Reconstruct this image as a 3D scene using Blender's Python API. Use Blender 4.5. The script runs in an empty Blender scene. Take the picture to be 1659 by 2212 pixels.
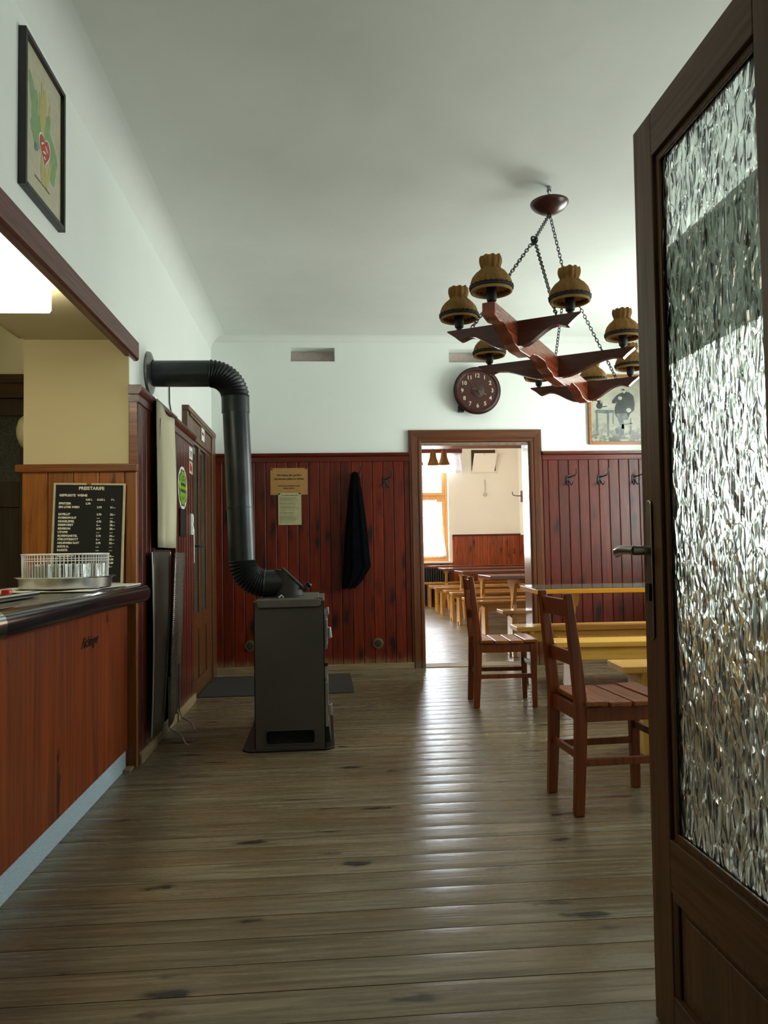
import bpy, bmesh, math, random
from mathutils import Vector, Matrix
random.seed(7)
PI = math.pi
C = bpy.context.scene.collection
# ------------------------------------------------------------------ camera
F = 1680.0; CX = 829.5; CY = 1106.0; EYE = 1.07
def camera():
    y = Vector((700-CX, -(1192-CY), F)).normalized()
    g = Vector((-0.014, 1.0, 0.0))
    z = (g - g.dot(y)*y).normalized()
    x = z.cross(y)
    if x.x < 0: x = -x
    # rows of world axes in camera coords (right, up, forward)
    right = Vector((x.x, y.x, z.x)); up = Vector((x.y, y.y, z.y)); fwd = Vector((x.z, y.z, z.z))
    m = Matrix(((right.x, up.x, -fwd.x, 0), (right.y, up.y, -fwd.y, 0), (right.z, up.z, -fwd.z, EYE), (0, 0, 0, 1)))
    cd = bpy.data.cameras.new('camera'); cam = bpy.data.objects.new('camera', cd); C.objects.link(cam)
    cam.matrix_world = m
    cd.sensor_fit = 'HORIZONTAL'; cd.sensor_width = 36; cd.lens = F*36/1659.0
    cd.clip_start = 0.02; cd.clip_end = 200
    bpy.context.scene.camera = cam
camera()
# ------------------------------------------------------------------ light
sc = bpy.context.scene
vs = sc.view_settings
vs.view_transform = 'Standard'; vs.look = 'None'; vs.gamma = 1; vs.exposure = -0.20
try: vs.use_curve_mapping = False
except Exception: pass
w = bpy.data.worlds.new('sky'); sc.world = w; w.use_nodes = True
bg = w.node_tree.nodes['Background']; bg.inputs[0].default_value = (0.93, 1.0, 0.98, 1); bg.inputs[1].default_value = 5.0
def area(name, loc, rot, sx, sy, power, col):
    l = bpy.data.lights.new(name, 'AREA'); l.shape = 'RECTANGLE'; l.size = sx; l.size_y = sy
    l.energy = power; l.color = col
    o = bpy.data.objects.new(name, l); C.objects.link(o); o.location = loc; o.rotation_euler = rot
    return o
DAY = (0.93, 1.0, 0.93)
W1 = 3.4      # right wall of the tavern room
area('daylight', (W1+0.42, 5.7, 1.75), (0, PI/2, 0), 1.8, 1.5, 170, DAY)
area('daylight', (W1+0.42, 3.0, 1.75), (0, PI/2, 0), 1.8, 1.5, 40, DAY)
D1 = 7.09; D1B = 7.29; D2 = 15.05
area('daylight', (1.65, D2+0.5, 1.95), (-PI/2, 0, 0), 1.4, 2.1, 480, (0.74, 0.88, 1.0))
area('daylight', (-0.25, D2+0.5, 1.95), (-PI/2, 0, 0), 1.2, 2.1, 130, (0.86, 0.95, 1.0))  # light at the unseen second window, added to brighten the back room
area('daylight', (-1.7, 10.0, 1.95), (0, -PI/2, 0), 2.1, 1.4, 170, (1.0, 0.97, 0.9))  # added light at the nearer unseen side window, lifts the far wall
area('daylight', (-1.7, 12.8, 1.95), (0, -PI/2, 0), 2.1, 1.4, 170, (1.0, 0.97, 0.9))  # added light at the farther unseen side window, same purpose
# ------------------------------------------------------------------ mesh helpers
class MB:
    def __init__(s): s.bm = bmesh.new()
    def face(s, vs_):
        try: return s.bm.faces.new(vs_)
        except ValueError: return None
    def pts(s, ps, M=None):
        return [s.bm.verts.new((M @ Vector(p)) if M else p) for p in ps]
    def box(s, x0, x1, y0, y1, z0, z1, M=None):
        v = s.pts([(x0,y0,z0),(x1,y0,z0),(x1,y1,z0),(x0,y1,z0),(x0,y0,z1),(x1,y0,z1),(x1,y1,z1),(x0,y1,z1)], M)
        for q in ((3,2,1,0),(4,5,6,7),(0,1,5,4),(1,2,6,5),(2,3,7,6),(3,0,4,7)): s.face([v[i] for i in q])
        return s
    def prism(s, pts, ax, a, b, M=None):
        def p3(p, t): return {'x':(t,p[0],p[1]), 'y':(p[0],t,p[1]), 'z':(p[0],p[1],t)}[ax]
        A = s.pts([p3(p,a) for p in pts], M); B = s.pts([p3(p,b) for p in pts], M)
        n = len(pts)
        s.face(A[::-1]); s.face(B)
        for i in range(n): s.face([A[i],A[(i+1)%n],B[(i+1)%n],B[i]])
        return s
    def lathe(s, prof, n=32, M=None, fn=None, close=False):
        rings = []
        for i,(r,z) in enumerate(prof):
            ring = []
            for k in range(n):
                a = 2*PI*k/n; q = r*(fn(a,i,r,z) if fn else 1)
                ring.append((q*math.cos(a), q*math.sin(a), z))
            rings.append(s.pts(ring, M))
        for i in range(len(rings)-1):
            for k in range(n): s.face([rings[i][k],rings[i][(k+1)%n],rings[i+1][(k+1)%n],rings[i+1][k]])
        if close:
            for k in range(n): s.face([rings[-1][k],rings[-1][(k+1)%n],rings[0][(k+1)%n],rings[0][k]])
        else:
            if prof[0][0] > 1e-5: s.face(rings[0][::-1])
            if prof[-1][0] > 1e-5: s.face(rings[-1])
        return s
    def tube(s, pts, r, n=8, cap=True, loop=False):
        P = [Vector(p) for p in pts]; N = len(P); rings = []
        up = None
        for i in range(N):
            if loop: t = (P[(i+1)%N]-P[i-1]).normalized()
            else: t = (P[min(i+1,N-1)]-P[max(i-1,0)]).normalized()
            if up is None:
                up = Vector((0,0,1)) if abs(t.z) < 0.9 else Vector((1,0,0))
            u = (up - up.dot(t)*t).normalized(); v = t.cross(u); up = u
            rr = r[i] if isinstance(r,(list,tuple)) else r
            rings.append([s.bm.verts.new(P[i]+rr*(math.cos(2*PI*k/n)*u+math.sin(2*PI*k/n)*v)) for k in range(n)])
        m = N if loop else N-1
        for i in range(m):
            a, b = rings[i], rings[(i+1)%N]
            for k in range(n): s.face([a[k],a[(k+1)%n],b[(k+1)%n],b[k]])
        if cap and not loop: s.face(rings[0][::-1]); s.face(rings[-1])
        return s
    def grid(s, f, nu, nv, thick=None):
        G = [[s.bm.verts.new(f(i/nu, j/nv)) for j in range(nv+1)] for i in range(nu+1)]
        for i in range(nu):
            for j in range(nv): s.face([G[i][j],G[i+1][j],G[i+1][j+1],G[i][j+1]])
        return s
    def text(s, body, size, M, align='LEFT', ext=0.0004, shear=0.0, bold=0.0):
        cu = bpy.data.curves.new('t', 'FONT'); cu.body = body; cu.size = size; cu.align_x = align
        cu.extrude = ext; cu.resolution_u = 2; cu.shear = shear; cu.offset = bold
        o = bpy.data.objects.new('t', cu); C.objects.link(o)
        dg = bpy.context.evaluated_depsgraph_get()
        me = bpy.data.meshes.new_from_object(o.evaluated_get(dg))
        me.transform(M); s.bm.from_mesh(me)
        bpy.data.objects.remove(o); bpy.data.meshes.remove(me); bpy.data.curves.remove(cu)
        return s
    def build(s, name, mat, parent=None, bevel=0, smooth=35, solid=0, seg=2):
        bmesh.ops.recalc_face_normals(s.bm, faces=s.bm.faces)
        me = bpy.data.meshes.new(name); s.bm.to_mesh(me); s.bm.free()
        if smooth is not None:
            for p in me.polygons: p.use_smooth = True
            me.set_sharp_from_angle(angle=math.radians(smooth))
        me.materials.append(mat)
        o = bpy.data.objects.new(name, me); C.objects.link(o)
        if parent: o.parent = parent
        if solid:
            m = o.modifiers.new('solid', 'SOLIDIFY'); m.thickness = solid; m.offset = 0
        if bevel:
            m = o.modifiers.new('bevel', 'BEVEL'); m.width = bevel; m.segments = seg; m.limit_method = 'ANGLE'; m.angle_limit = math.radians(40)
            m.harden_normals = bool(smooth is not None)
        return o
def box(x0,x1,y0,y1,z0,z1,M=None): return MB().box(x0,x1,y0,y1,z0,z1,M)
def thing(name, label, cat, loc=(0,0,0), rz=0, group=None):
    o = bpy.data.objects.new(name, None); C.objects.link(o); o.empty_display_size = .1
    o.location = loc; o.rotation_euler = (0,0,rz); return tag(o, label, cat, group)
def tag(o, label, cat, group=None, kind=None):
    o['label'] = label; o['category'] = cat
    if group: o['group'] = group
    if kind: o['kind'] = kind
    return o
def struct(o, label, cat): return tag(o, label, cat, None, 'structure')
def dup(root, loc, rz, label, group=None):
    r = root.copy(); C.objects.link(r); r.location = loc; r.rotation_euler = (0,0,rz); r['label'] = label
    if group: r['group'] = group
    for ch in list(root.children):
        c = ch.copy(); C.objects.link(c); c.parent = r
        for g in list(ch.children):
            d = g.copy(); C.objects.link(d); d.parent = c
    return r
T = Matrix.Translation
def R(a, ax): return Matrix.Rotation(a, 4, ax)
# ------------------------------------------------------------------ materials
class NT:
    def __init__(s, name):
        s.m = bpy.data.materials.new(name); s.m.use_nodes = True; s.t = s.m.node_tree
        s.b = s.t.nodes['Principled BSDF']; s.out = s.t.nodes['Material Output']
    def n(s, typ, **kw):
        nd = s.t.nodes.new(typ)
        for k, v in kw.items():
            if k.startswith('_'): setattr(nd, k[1:], v)
        return nd
    def put(s, sock, v):
        if isinstance(v, bpy.types.NodeSocket): s.t.links.new(v, sock)
        elif v is not None: sock.default_value = v
    def math(s, op, a, b=None, c=None, clamp=False):
        nd = s.t.nodes.new('ShaderNodeMath'); nd.operation = op; nd.use_clamp = clamp
        s.put(nd.inputs[0], a)
        if b is not None: s.put(nd.inputs[1], b)
        if c is not None: s.put(nd.inputs[2], c)
        return nd.outputs[0]
    def coord(s, which='Object'): return s.t.nodes.new('ShaderNodeTexCoord').outputs[which]
    def mapping(s, vec, scale=(1,1,1), loc=(0,0,0)):
        nd = s.t.nodes.new('ShaderNodeMapping'); s.put(nd.inputs['Vector'], vec)
        nd.inputs['Scale'].default_value = scale; nd.inputs['Location'].default_value = loc
        return nd.outputs[0]
    def noise(s, vec, scale=5, detail=3, rough=.5, dist=0):
        nd = s.t.nodes.new('ShaderNodeTexNoise'); s.put(nd.inputs['Vector'], vec)
        nd.inputs['Scale'].default_value = scale; nd.inputs['Detail'].default_value = detail
        nd.inputs['Roughness'].default_value = rough; nd.inputs['Distortion'].default_value = dist
        return nd.outputs[0]
    def voro(s, vec, scale=5, feat='F1', rnd=1.0, out='Distance'):
        nd = s.t.nodes.new('ShaderNodeTexVoronoi'); s.put(nd.inputs['Vector'], vec); nd.feature = feat
        nd.inputs['Scale'].default_value = scale; nd.inputs['Randomness'].default_value = rnd
        return nd.outputs[out]
    def rng(s, v, a, b, c=0, d=1, smooth=False):
        nd = s.t.nodes.new('ShaderNodeMapRange'); s.put(nd.inputs[0], v)
        if smooth: nd.interpolation_type = 'SMOOTHSTEP'
        for i, q in enumerate((a,b,c,d)): nd.inputs[i+1].default_value = q
        return nd.outputs[0]
    def mix(s, f, a, b, mode='MIX'):
        nd = s.t.nodes.new('ShaderNodeMix'); nd.data_type = 'RGBA'; nd.blend_type = mode
        s.put(nd.inputs[0], f); s.put(nd.inputs[6], c4(a)); s.put(nd.inputs[7], c4(b))
        return nd.outputs[2]
    def bump(s, h, strength=.3, dist=.01):
        nd = s.t.nodes.new('ShaderNodeBump'); s.put(nd.inputs['Height'], h)
        nd.inputs['Strength'].default_value = strength; nd.inputs['Distance'].default_value = dist
        s.t.links.new(nd.outputs[0], s.b.inputs['Normal']); return nd.outputs[0]
    def set(s, **kw):
        names = dict(color='Base Color', rough='Roughness', metal='Metallic', coat='Coat Weight', coatr='Coat Roughness', spec='Specular IOR Level', trans='Transmission Weight', ior='IOR', sheen='Sheen Weight')
        for k, v in kw.items(): s.put(s.b.inputs[names[k]], c4(v) if k == 'color' else v)
        return s
def c4(v):
    if isinstance(v, (tuple, list)) and len(v) == 3: return (*v, 1)
    return v
def sr(r, g, b):   # sRGB 0-255 to linear
    f = lambda u: (u/255/12.92) if u/255 <= .04045 else ((u/255+.055)/1.055)**2.4
    return (f(r), f(g), f(b))
def plain(name, col, rough=.5, metal=0, var=.08, vs_=30, bump=0, bs=200, spec=.5, coat=0):
    n = NT(name); co = n.coord()
    k = n.noise(co, vs_, 3)
    n.set(color=n.mix(n.rng(k,.3,.7), tuple(c*(1-var) for c in col), tuple(min(1,c*(1+var)) for c in col)), rough=rough, metal=metal, spec=spec, coat=coat)
    if bump: n.bump(n.noise(co, bs, 2), bump, .002)
    return n.m
AX = {'x':0,'y':1,'z':2}
def wood(name, c1, c2, grain='z', board=None, rough=.35, coat=0, knots=.0, knotcol=(.01,.004,.003), fine=1.0, var=.35, bump=.15, wear=None, patch=None, spec=.5, nrm=None, kz=3.0):
    n = NT(name); co = n.coord(); src = co
    sep = n.t.nodes.new('ShaderNodeSeparateXYZ'); n.put(sep.inputs[0], co)
    rnd = None
    if board:
        idx = n.math('FLOOR', n.math('DIVIDE', n.math('SUBTRACT', sep.outputs[AX[board[0]]], board[2] if len(board)>2 else 0), board[1]))
        wn = n.t.nodes.new('ShaderNodeTexWhiteNoise'); wn.noise_dimensions = '1D'; n.put(wn.inputs['W'], idx)
        rnd = wn.outputs['Value']
        off = n.t.nodes.new('ShaderNodeCombineXYZ')
        for a in 'xyz':
            n.put(off.inputs[AX[a]], n.math('MULTIPLY', rnd, 17.0 if a == grain else 9.0))
        va = n.t.nodes.new('ShaderNodeVectorMath'); va.operation = 'ADD'; n.put(va.inputs[0], co); n.put(va.inputs[1], off.outputs[0])
        src = va.outputs[0]
    sca = [22*fine]*3; sca[AX[grain]] = 1.3*fine
    warp = n.noise(n.mapping(src, tuple(q*.22 for q in sca)), 1.0, 2)
    g1 = n.noise(n.mapping(src, tuple(sca)), 1.6, 4, .6, 1.2)
    sc2 = [90*fine]*3; sc2[AX[grain]] = 2.2*fine
    g2 = n.noise(n.mapping(src, tuple(sc2)), 1.0, 3, .6)
    g = n.math('ADD', n.math('MULTIPLY', g1, .6), n.math('MULTIPLY', g2, .4))
    col = n.mix(n.rng(g, .36, .64), c1, c2)
    if rnd is not None:
        hv = n.t.nodes.new('ShaderNodeHueSaturation'); n.put(hv.inputs['Value'], n.rng(rnd, 0, 1, 1-var, 1+var)); n.put(hv.inputs['Color'], col)
        col = hv.outputs[0]
    if patch:
        pm = n.rng(n.noise(src, 1.1, 3, .6), .42, .66)
        col = n.mix(n.math('MULTIPLY', pm, .6), col, patch)
    if knots:
        ks = [8.5]*3; ks[AX[grain]] = kz
        if nrm: ks[AX[nrm]] = 0.0
        nz = n.t.nodes.new('ShaderNodeVectorMath'); nz.operation = 'ADD'
        n.put(nz.inputs[0], n.mapping(src, tuple(ks)))
        nn = n.t.nodes.new('ShaderNodeTexNoise'); n.put(nn.inputs['Vector'], src); nn.inputs['Scale'].default_value = 14
        vsn = n.t.nodes.new('ShaderNodeVectorMath'); vsn.operation = 'SCALE'; n.put(vsn.inputs[0], nn.outputs['Color']); vsn.inputs['Scale'].default_value = .35
        n.put(nz.inputs[1], vsn.outputs[0])
        d = n.voro(nz.outputs[0], 1.0)
        size = n.rng(n.noise(src, 2.3, 1), .42, .62)
        dd = n.math('ADD', d, n.math('MULTIPLY', n.math('SUBTRACT', 1.0, size), .08))
        km = n.rng(dd, .13, .14+.12*knots, 1, 0, True)
        halo = n.rng(dd, .12, .12+.36*knots, 1, 0, True)
        hm = n.math('MULTIPLY', halo, n.rng(g1, .36, .52))
        col = n.mix(n.math('MULTIPLY', hm, .88), col, knotcol)
        col = n.mix(n.math('MULTIPLY', km, .9), col, knotcol)
    rr = n.rng(g, .3, .7, rough*1.25, rough*.8)
    if wear:   # worn pale strip towards the bottom: (z top, colour)
        ww = n.math('ADD', sep.outputs[2], n.math('MULTIPLY', n.math('SUBTRACT', g1, .5), .22))
        wm = n.rng(ww, wear[0]*.25, wear[0], 1, 0, True)
        col = n.mix(n.math('MULTIPLY', wm, .85), col, wear[1])
        rr = n.math('ADD', rr, n.math('MULTIPLY', wm, .3))
    n.set(color=col, rough=rr, coat=coat, coatr=.12, spec=spec)
    if bump: n.bump(g, bump, .004)
    return n.m
# wood colours
RED1, RED2 = (.050,.0042,.0008), (.155,.016,.0022)
M = {}
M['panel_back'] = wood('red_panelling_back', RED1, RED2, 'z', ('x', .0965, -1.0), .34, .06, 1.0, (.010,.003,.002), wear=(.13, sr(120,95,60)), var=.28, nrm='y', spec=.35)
M['panel_right'] = wood('red_panelling_right', (.045,.006,.003), (.120,.015,.006), 'z', ('x', .0965, -1.0), .36, .06, 1.0, (.010,.006,.006), wear=(.13, sr(120,95,60)), var=.25, nrm='y', spec=.35)  # same panelling, darkened in its colour to hold back the adjacent window's light
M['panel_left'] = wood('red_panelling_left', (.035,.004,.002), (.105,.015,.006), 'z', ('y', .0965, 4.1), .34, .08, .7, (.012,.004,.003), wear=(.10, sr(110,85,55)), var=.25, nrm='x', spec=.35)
M['panel_pine'] = wood('orange_panelling', (.17,.045,.005), (.38,.125,.013), 'z', ('x', .128, -1.53), .4, .05, .5, (.05,.012,.004), var=.22, nrm='y')
M['panel_far'] = wood('far_panelling', (.16,.022,.002), (.36,.070,.007), 'z', ('x', .1, 0), .35, .1, .9, (.03,.006,.003), var=.25, nrm='y')
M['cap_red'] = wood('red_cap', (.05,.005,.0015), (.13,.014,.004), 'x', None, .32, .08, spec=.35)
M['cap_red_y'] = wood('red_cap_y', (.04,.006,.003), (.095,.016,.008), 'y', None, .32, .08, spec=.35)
M['cap_pine'] = wood('pine_cap', (.12,.035,.006), (.26,.08,.013), 'x', None, .35, .1)
M['skirt'] = wood('worn_skirting', sr(105,85,58), sr(150,128,92), 'x', None, .6)
M['skirt_y'] = wood('worn_skirting_y', sr(115,98,70), sr(160,140,105), 'y', None, .6)
M['frame'] = wood('door_frame_brown', (.055,.014,.003), (.145,.041,.008), 'z', None, .34, .08, wear=(.10, sr(90,75,50)))
M['frame_h'] = wood('door_frame_brown_h', (.060,.016,.003), (.155,.044,.009), 'x', None, .34, .08)
M['frame_y'] = wood('door_frame_brown_y', (.065,.022,.007), (.145,.052,.016), 'y', None, .38, .06)
M['leftdoor'] = wood('left_door_wood', (.060,.022,.006), (.135,.050,.014), 'z', None, .35, .2)
M['doorleaf'] = wood('entrance_door_wood', (.062,.028,.010), (.125,.058,.022), 'z', None, .42, .05, spec=.35)
M['doorleaf_y'] = wood('entrance_door_wood_y', (.062,.028,.010), (.125,.058,.022), 'y', None, .42, .05, spec=.35)
M['beam'] = wood('red_brown_fascia', (.055,.011,.006), (.11,.025,.013), 'y', None, .38, .05)
M['counter'] = wood('counter_veneer', (.075,.010,.0015), (.235,.044,.005), 'z', None, .36, .05, knots=.3, nrm='x', kz=1.3, knotcol=(.03,.006,.002), fine=.45, spec=.4, bump=.05)
M['chair'] = wood('chair_wood', (.085,.014,.001), (.225,.046,.004), 'z', None, .34, .10, spec=.4)
M['chair_seat'] = wood('chair_seat_wood', (.11,.024,.002), (.34,.092,.008), 'y', None, .30, .08, fine=1.2)
M['bench'] = wood('yellow_pine', (.70,.37,.055), (.86,.52,.11), 'x', None, .32, .12, var=.1)
M['bench_v'] = wood('yellow_pine_v', (.64,.34,.05), (.80,.48,.10), 'z', None, .32, .15)
M['bench2'] = wood('golden_pine', (.36,.15,.03), (.56,.27,.06), 'x', None, .25, .4)
M['bench2_v'] = wood('golden_pine_v', (.36,.15,.03), (.56,.27,.06), 'z', None, .25, .4)
M['table_edge'] = wood('orange_table_edge', (.78,.33,.012), (.92,.44,.02), 'x', None, .3, .1, bump=.03)
M['darktop'] = wood('dark_table_top', (.07,.016,.006), (.16,.04,.014), 'x', None, .16, .5)
M['lamp_wood'] = wood('chandelier_wood', (.045,.006,.003), (.115,.018,.007), 'x', None, .24, .25)
M['lamp_wood_y'] = wood('chandelier_beam_wood', (.15,.020,.006), (.40,.080,.020), 'y', None, .26, .3)
M['pine_win'] = wood('window_pine', (.50,.22,.06), (.70,.36,.11), 'z', None, .3, .3)
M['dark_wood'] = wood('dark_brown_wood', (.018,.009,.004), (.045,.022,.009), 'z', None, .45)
M['clock_wood'] = wood('clock_wood', (.030,.006,.004), (.065,.012,.007), 'x', None, .3, .15, fine=2)
M['lamp_beam2'] = plain('dark_lamp_board', (.02,.014,.010), .4)
def wallmat(name, col, bump=.12, stain=.04):
    n = NT(name); co = n.coord(); k = n.noise(co, .9, 5, .6); k2 = n.noise(co, 7, 4, .6)
    c = n.mix(n.rng(k,.35,.65), tuple(q*(1-stain) for q in col), col)
    n.set(color=c, rough=.85, spec=.25)
    n.bump(n.math('ADD', n.math('MULTIPLY', n.noise(co, 2.2, 3), 1.0), n.math('MULTIPLY', k2, .12)), bump, .03)
    return n.m
M['wall'] = wallmat('limewash', (.80,.84,.80))
M['ceil'] = wallmat('ceiling_plaster', (.76,.79,.75), .35, .07)
M['wall2'] = wallmat('warm_limewash', (.82,.76,.64))
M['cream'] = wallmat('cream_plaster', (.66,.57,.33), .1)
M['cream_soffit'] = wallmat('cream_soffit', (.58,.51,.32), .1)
M['pink'] = plain('pink_panel', (.60,.48,.44), .7)
M['pipe'] = plain('black_stovepipe', (.030,.036,.037), .34, .55, .3, 8, .05)
M['elbow'] = plain('black_elbow', (.022,.025,.026), .42, .5, .2, 14)
M['rosette'] = plain('steel_rosette', (.30,.31,.31), .3, .9)
M['plate'] = plain('floor_plate', (.020,.015,.013), .45, .4)
M['iron'] = plain('cast_iron', (.022,.022,.021), .6, .2)
M['stovetop'] = plain('stove_enamel_top', (.085,.080,.064), .5, .1)
M['hole'] = plain('dark_interior', (.008,.009,.010), .7)
M['black'] = plain('black_metal', (.010,.010,.010), .5, .1)
M['chrome'] = plain('chrome', (.62,.63,.64), .12, 1)
M['alu'] = plain('aluminium', (.62,.63,.62), .26, 1)
M['steel'] = plain('steel_worktop', (.36,.34,.30), .22, .95)
M['nose'] = plain('polished_edge', (.10,.09,.10), .12, .85, .2, 3)
M['brass'] = plain('old_brass', (.25,.20,.09), .35, .9)
M['doorhandle'] = plain('worn_nickel', (.34,.31,.27), .25, .95)
M['white'] = plain('white_plastic', (.72,.71,.64), .4)
M['whitewire'] = plain('white_wire', (.75,.76,.74), .4)
M['red'] = plain('red_plastic', (.45,.01,.015), .35)
M['grey_plate'] = plain('black_plate', (.016,.015,.015), .4)
M['lightedge'] = plain('panel_edge', (.32,.33,.30), .4, .3)
M['cord'] = plain('black_cord', (.01,.01,.01), .5)
def stove_mat():
    n = NT('stove_enamel'); co = n.coord()
    k = n.noise(co, 3, 4)
    c = n.mix(n.rng(k,.3,.7), (.038,.036,.029), (.050,.047,.037))
    s = n.noise(n.mapping(co, (30,30,7)), 1.2, 5, .7)
    near = n.voro(n.mapping(co, (4.2,4.2,3.1), (.35,0,.1)), 1.0)
    m_ = n.math('MULTIPLY', n.rng(s,.58,.66), n.rng(near,.12,.34,1,0))
    c = n.mix(n.math('MULTIPLY', m_, .75), c, (.014,.012,.011))
    n.set(color=c, rough=.45, spec=.4); n.bump(n.noise(co, 260, 2), .08, .001)
    return n.m
M['stove'] = stove_mat()
def floor_mat():
    n = wood('floor_boards', sr(80,70,52), sr(136,124,99), 'x', ('y', .135, -1.4), .27, 0, .45, sr(38,32,25), fine=.8, var=.14, bump=.35, patch=sr(104,82,50), spec=.36, nrm='z', kz=2.6)
    return n
M['floor'] = floor_mat()
def plinth_mat():
    n = NT('plinth_roughcast'); co = n.coord(); k = n.noise(co, 220, 3)
    n.set(color=n.mix(n.rng(k,.35,.65), (.24,.32,.37), (.40,.50,.56)), rough=.8); n.bump(k, .8, .004); return n.m
M['plinth'] = plinth_mat()
def burlap(name, a, b):
    n = NT(name); co = n.coord(); st = n.mapping(co, (55,55,10)); k = n.noise(st, 1.5, 4, .7)
    wv = n.noise(n.mapping(co,(500,500,500)), 1, 1)
    n.set(color=n.mix(n.rng(k,.3,.7), a, b), rough=.8, spec=.2)
    tr = n.t.nodes.new('ShaderNodeBsdfTranslucent'); tr.inputs[0].default_value = (*b,1)
    mx = n.t.nodes.new('ShaderNodeMixShader'); mx.inputs[0].default_value = .35
    n.t.links.new(n.b.outputs[0], mx.inputs[1]); n.t.links.new(tr.outputs[0], mx.inputs[2]); n.t.links.new(mx.outputs[0], n.out.inputs[0])
    n.bump(n.math('ADD', k, wv), .4, .003); return n.m
M['burlap'] = burlap('burlap', (.27,.135,.038), (.52,.30,.095))
M['burlap_rim'] = burlap('burlap_rim', (.42,.26,.09), (.66,.45,.18))
M['bellshade'] = burlap('amber_shade', (.30,.13,.03), (.48,.24,.06))
M['trim_dark'] = plain('dark_braid', (.05,.010,.008), .7, 0, .5, 150)
M['trim_green'] = plain('green_braid', (.004,.028,.018), .7, 0, .4, 100)
def curtain_mat():
    n = NT('dotted_curtain'); co = n.coord(); d = n.voro(co, 26); cc = n.t.nodes.new('ShaderNodeTexVoronoi'); cc.inputs['Scale'].default_value = 26; n.put(cc.inputs['Vector'], co)
    m_ = n.rng(d, .16, .24, 1, 0)
    hue = n.mix(.35, cc.outputs['Color'], (.25,.08,.12)); c = n.mix(m_, (.85,.83,.84), hue)
    n.set(color=c, rough=.9, spec=.1)
    tr = n.t.nodes.new('ShaderNodeBsdfTranslucent'); n.put(tr.inputs[0], c)
    mx = n.t.nodes.new('ShaderNodeMixShader'); mx.inputs[0].default_value = .55
    n.t.links.new(n.b.outputs[0], mx.inputs[1]); n.t.links.new(tr.outputs[0], mx.inputs[2]); n.t.links.new(mx.outputs[0], n.out.inputs[0]); return n.m
M['curtain'] = curtain_mat()
def pane(name, tint=(1,1,1), gl=.08, rough=.03):
    n = NT(name); t = n.t
    tr = t.nodes.new('ShaderNodeBsdfTransparent'); tr.inputs[0].default_value = (*tint,1)
    g = t.nodes.new('ShaderNodeBsdfGlossy'); g.inputs['Roughness'].default_value = rough
    mx = t.nodes.new('ShaderNodeMixShader'); mx.inputs[0].default_value = gl
    t.links.new(tr.outputs[0], mx.inputs[1]); t.links.new(g.outputs[0], mx.inputs[2]); t.links.new(mx.outputs[0], n.out.inputs[0]); t.nodes.remove(n.b); return n.m
M['pane'] = pane('window_glass')
M['pane_dark'] = plain('reflective_grey_glass', (.075,.07,.055), .06, 0, .05, 3, spec=.9)
M['glassware'] = pane('glassware', (.93,.97,.95), .22, .04)
def crumple(name, tint=(.93,.97,.97), s=1.0, strength=1.0, rough=.06):
    n = NT(name); co = n.coord()
    wv = n.t.nodes.new('ShaderNodeVectorMath'); wv.operation = 'ADD'; n.put(wv.inputs[0], n.mapping(co, (60*s,60*s,23*s)))
    nn = n.t.nodes.new('ShaderNodeTexNoise'); n.put(nn.inputs['Vector'], n.mapping(co,(30*s,30*s,18*s))); nn.inputs['Scale'].default_value = 1.0
    v2 = n.t.nodes.new('ShaderNodeVectorMath'); v2.operation = 'SCALE'; n.put(v2.inputs[0], nn.outputs['Color']); v2.inputs['Scale'].default_value = .7
    n.put(wv.inputs[1], v2.outputs[0])
    a = n.voro(wv.outputs[0], 1.0, 'F1'); b = n.voro(wv.outputs[0], 1.0, 'F2')
    h = n.math('ADD', n.math('SUBTRACT', b, a), n.math('MULTIPLY', n.noise(wv.outputs[0], .7, 2), .5))
    n.set(color=tint, rough=rough, trans=1.0, ior=1.5, spec=.7)
    n.bump(h, strength, .012); return n.m
M['crumple'] = crumple('textured_glass', (.88,.97,.95), .66, .5, .10)
M['crumple_dark'] = plain('dark_textured_glass', (.03,.033,.028), .15, 0, .5, 60, 1.0, 60)
def emis(name, col, st):
    n = NT(name); n.b.inputs['Emission Color'].default_value = (*col,1); n.b.inputs['Emission Strength'].default_value = st
    n.set(color=(.8,.8,.8)); return n.m
M['tube_light'] = emis('lit_diffuser', (1.0,.93,.72), 15)
M['paper1'] = plain('kraft_paper', (.36,.19,.05), .7)
M['paper2'] = plain('ivory_paper', (.40,.36,.19), .7)
M['paper3'] = plain('beige_paper', (.46,.43,.30), .6)
M['ink'] = plain('black_ink', (.012,.008,.008), .7)
M['inkg'] = plain('grey_ink', (.15,.15,.08), .7)
M['letter'] = plain('white_letters', (.85,.82,.66), .5)
M['letter_gold'] = plain('ivory_numerals', (.62,.56,.38), .4)
M['board'] = plain('black_felt', (.010,.011,.009), .8)
M['boardframe'] = plain('cream_frame', (.50,.46,.28), .5)
M['blackframe'] = plain('black_frame', (.012,.011,.011), .35)
M['cloth_black'] = plain('black_cloth', (.0022,.0022,.0034), .95, 0, .4, 30, .6, 90, .05)
M['mat'] = plain('dark_mat', (.028,.022,.017), .95, 0, .2, 60, .5, 300)
def lino():
    n = NT('green_linoleum'); co = n.coord(); k = n.noise(co, 5, 4)
    n.set(color=n.mix(n.rng(k,.3,.7), (.055,.085,.07), (.08,.115,.09)), rough=.18, coat=.4); return n.m
M['lino'] = lino()
def screen_mat(name, a, b, rough=.5):
    n = NT(name); co = n.coord(); k = n.noise(n.mapping(co,(2,2,1)), 2, 3)
    n.set(color=n.mix(n.rng(k,.3,.7), a, b), rough=rough, spec=.4); return n.m
M['screen'] = screen_mat('cream_board', (.46,.43,.28), (.56,.53,.37))
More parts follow.
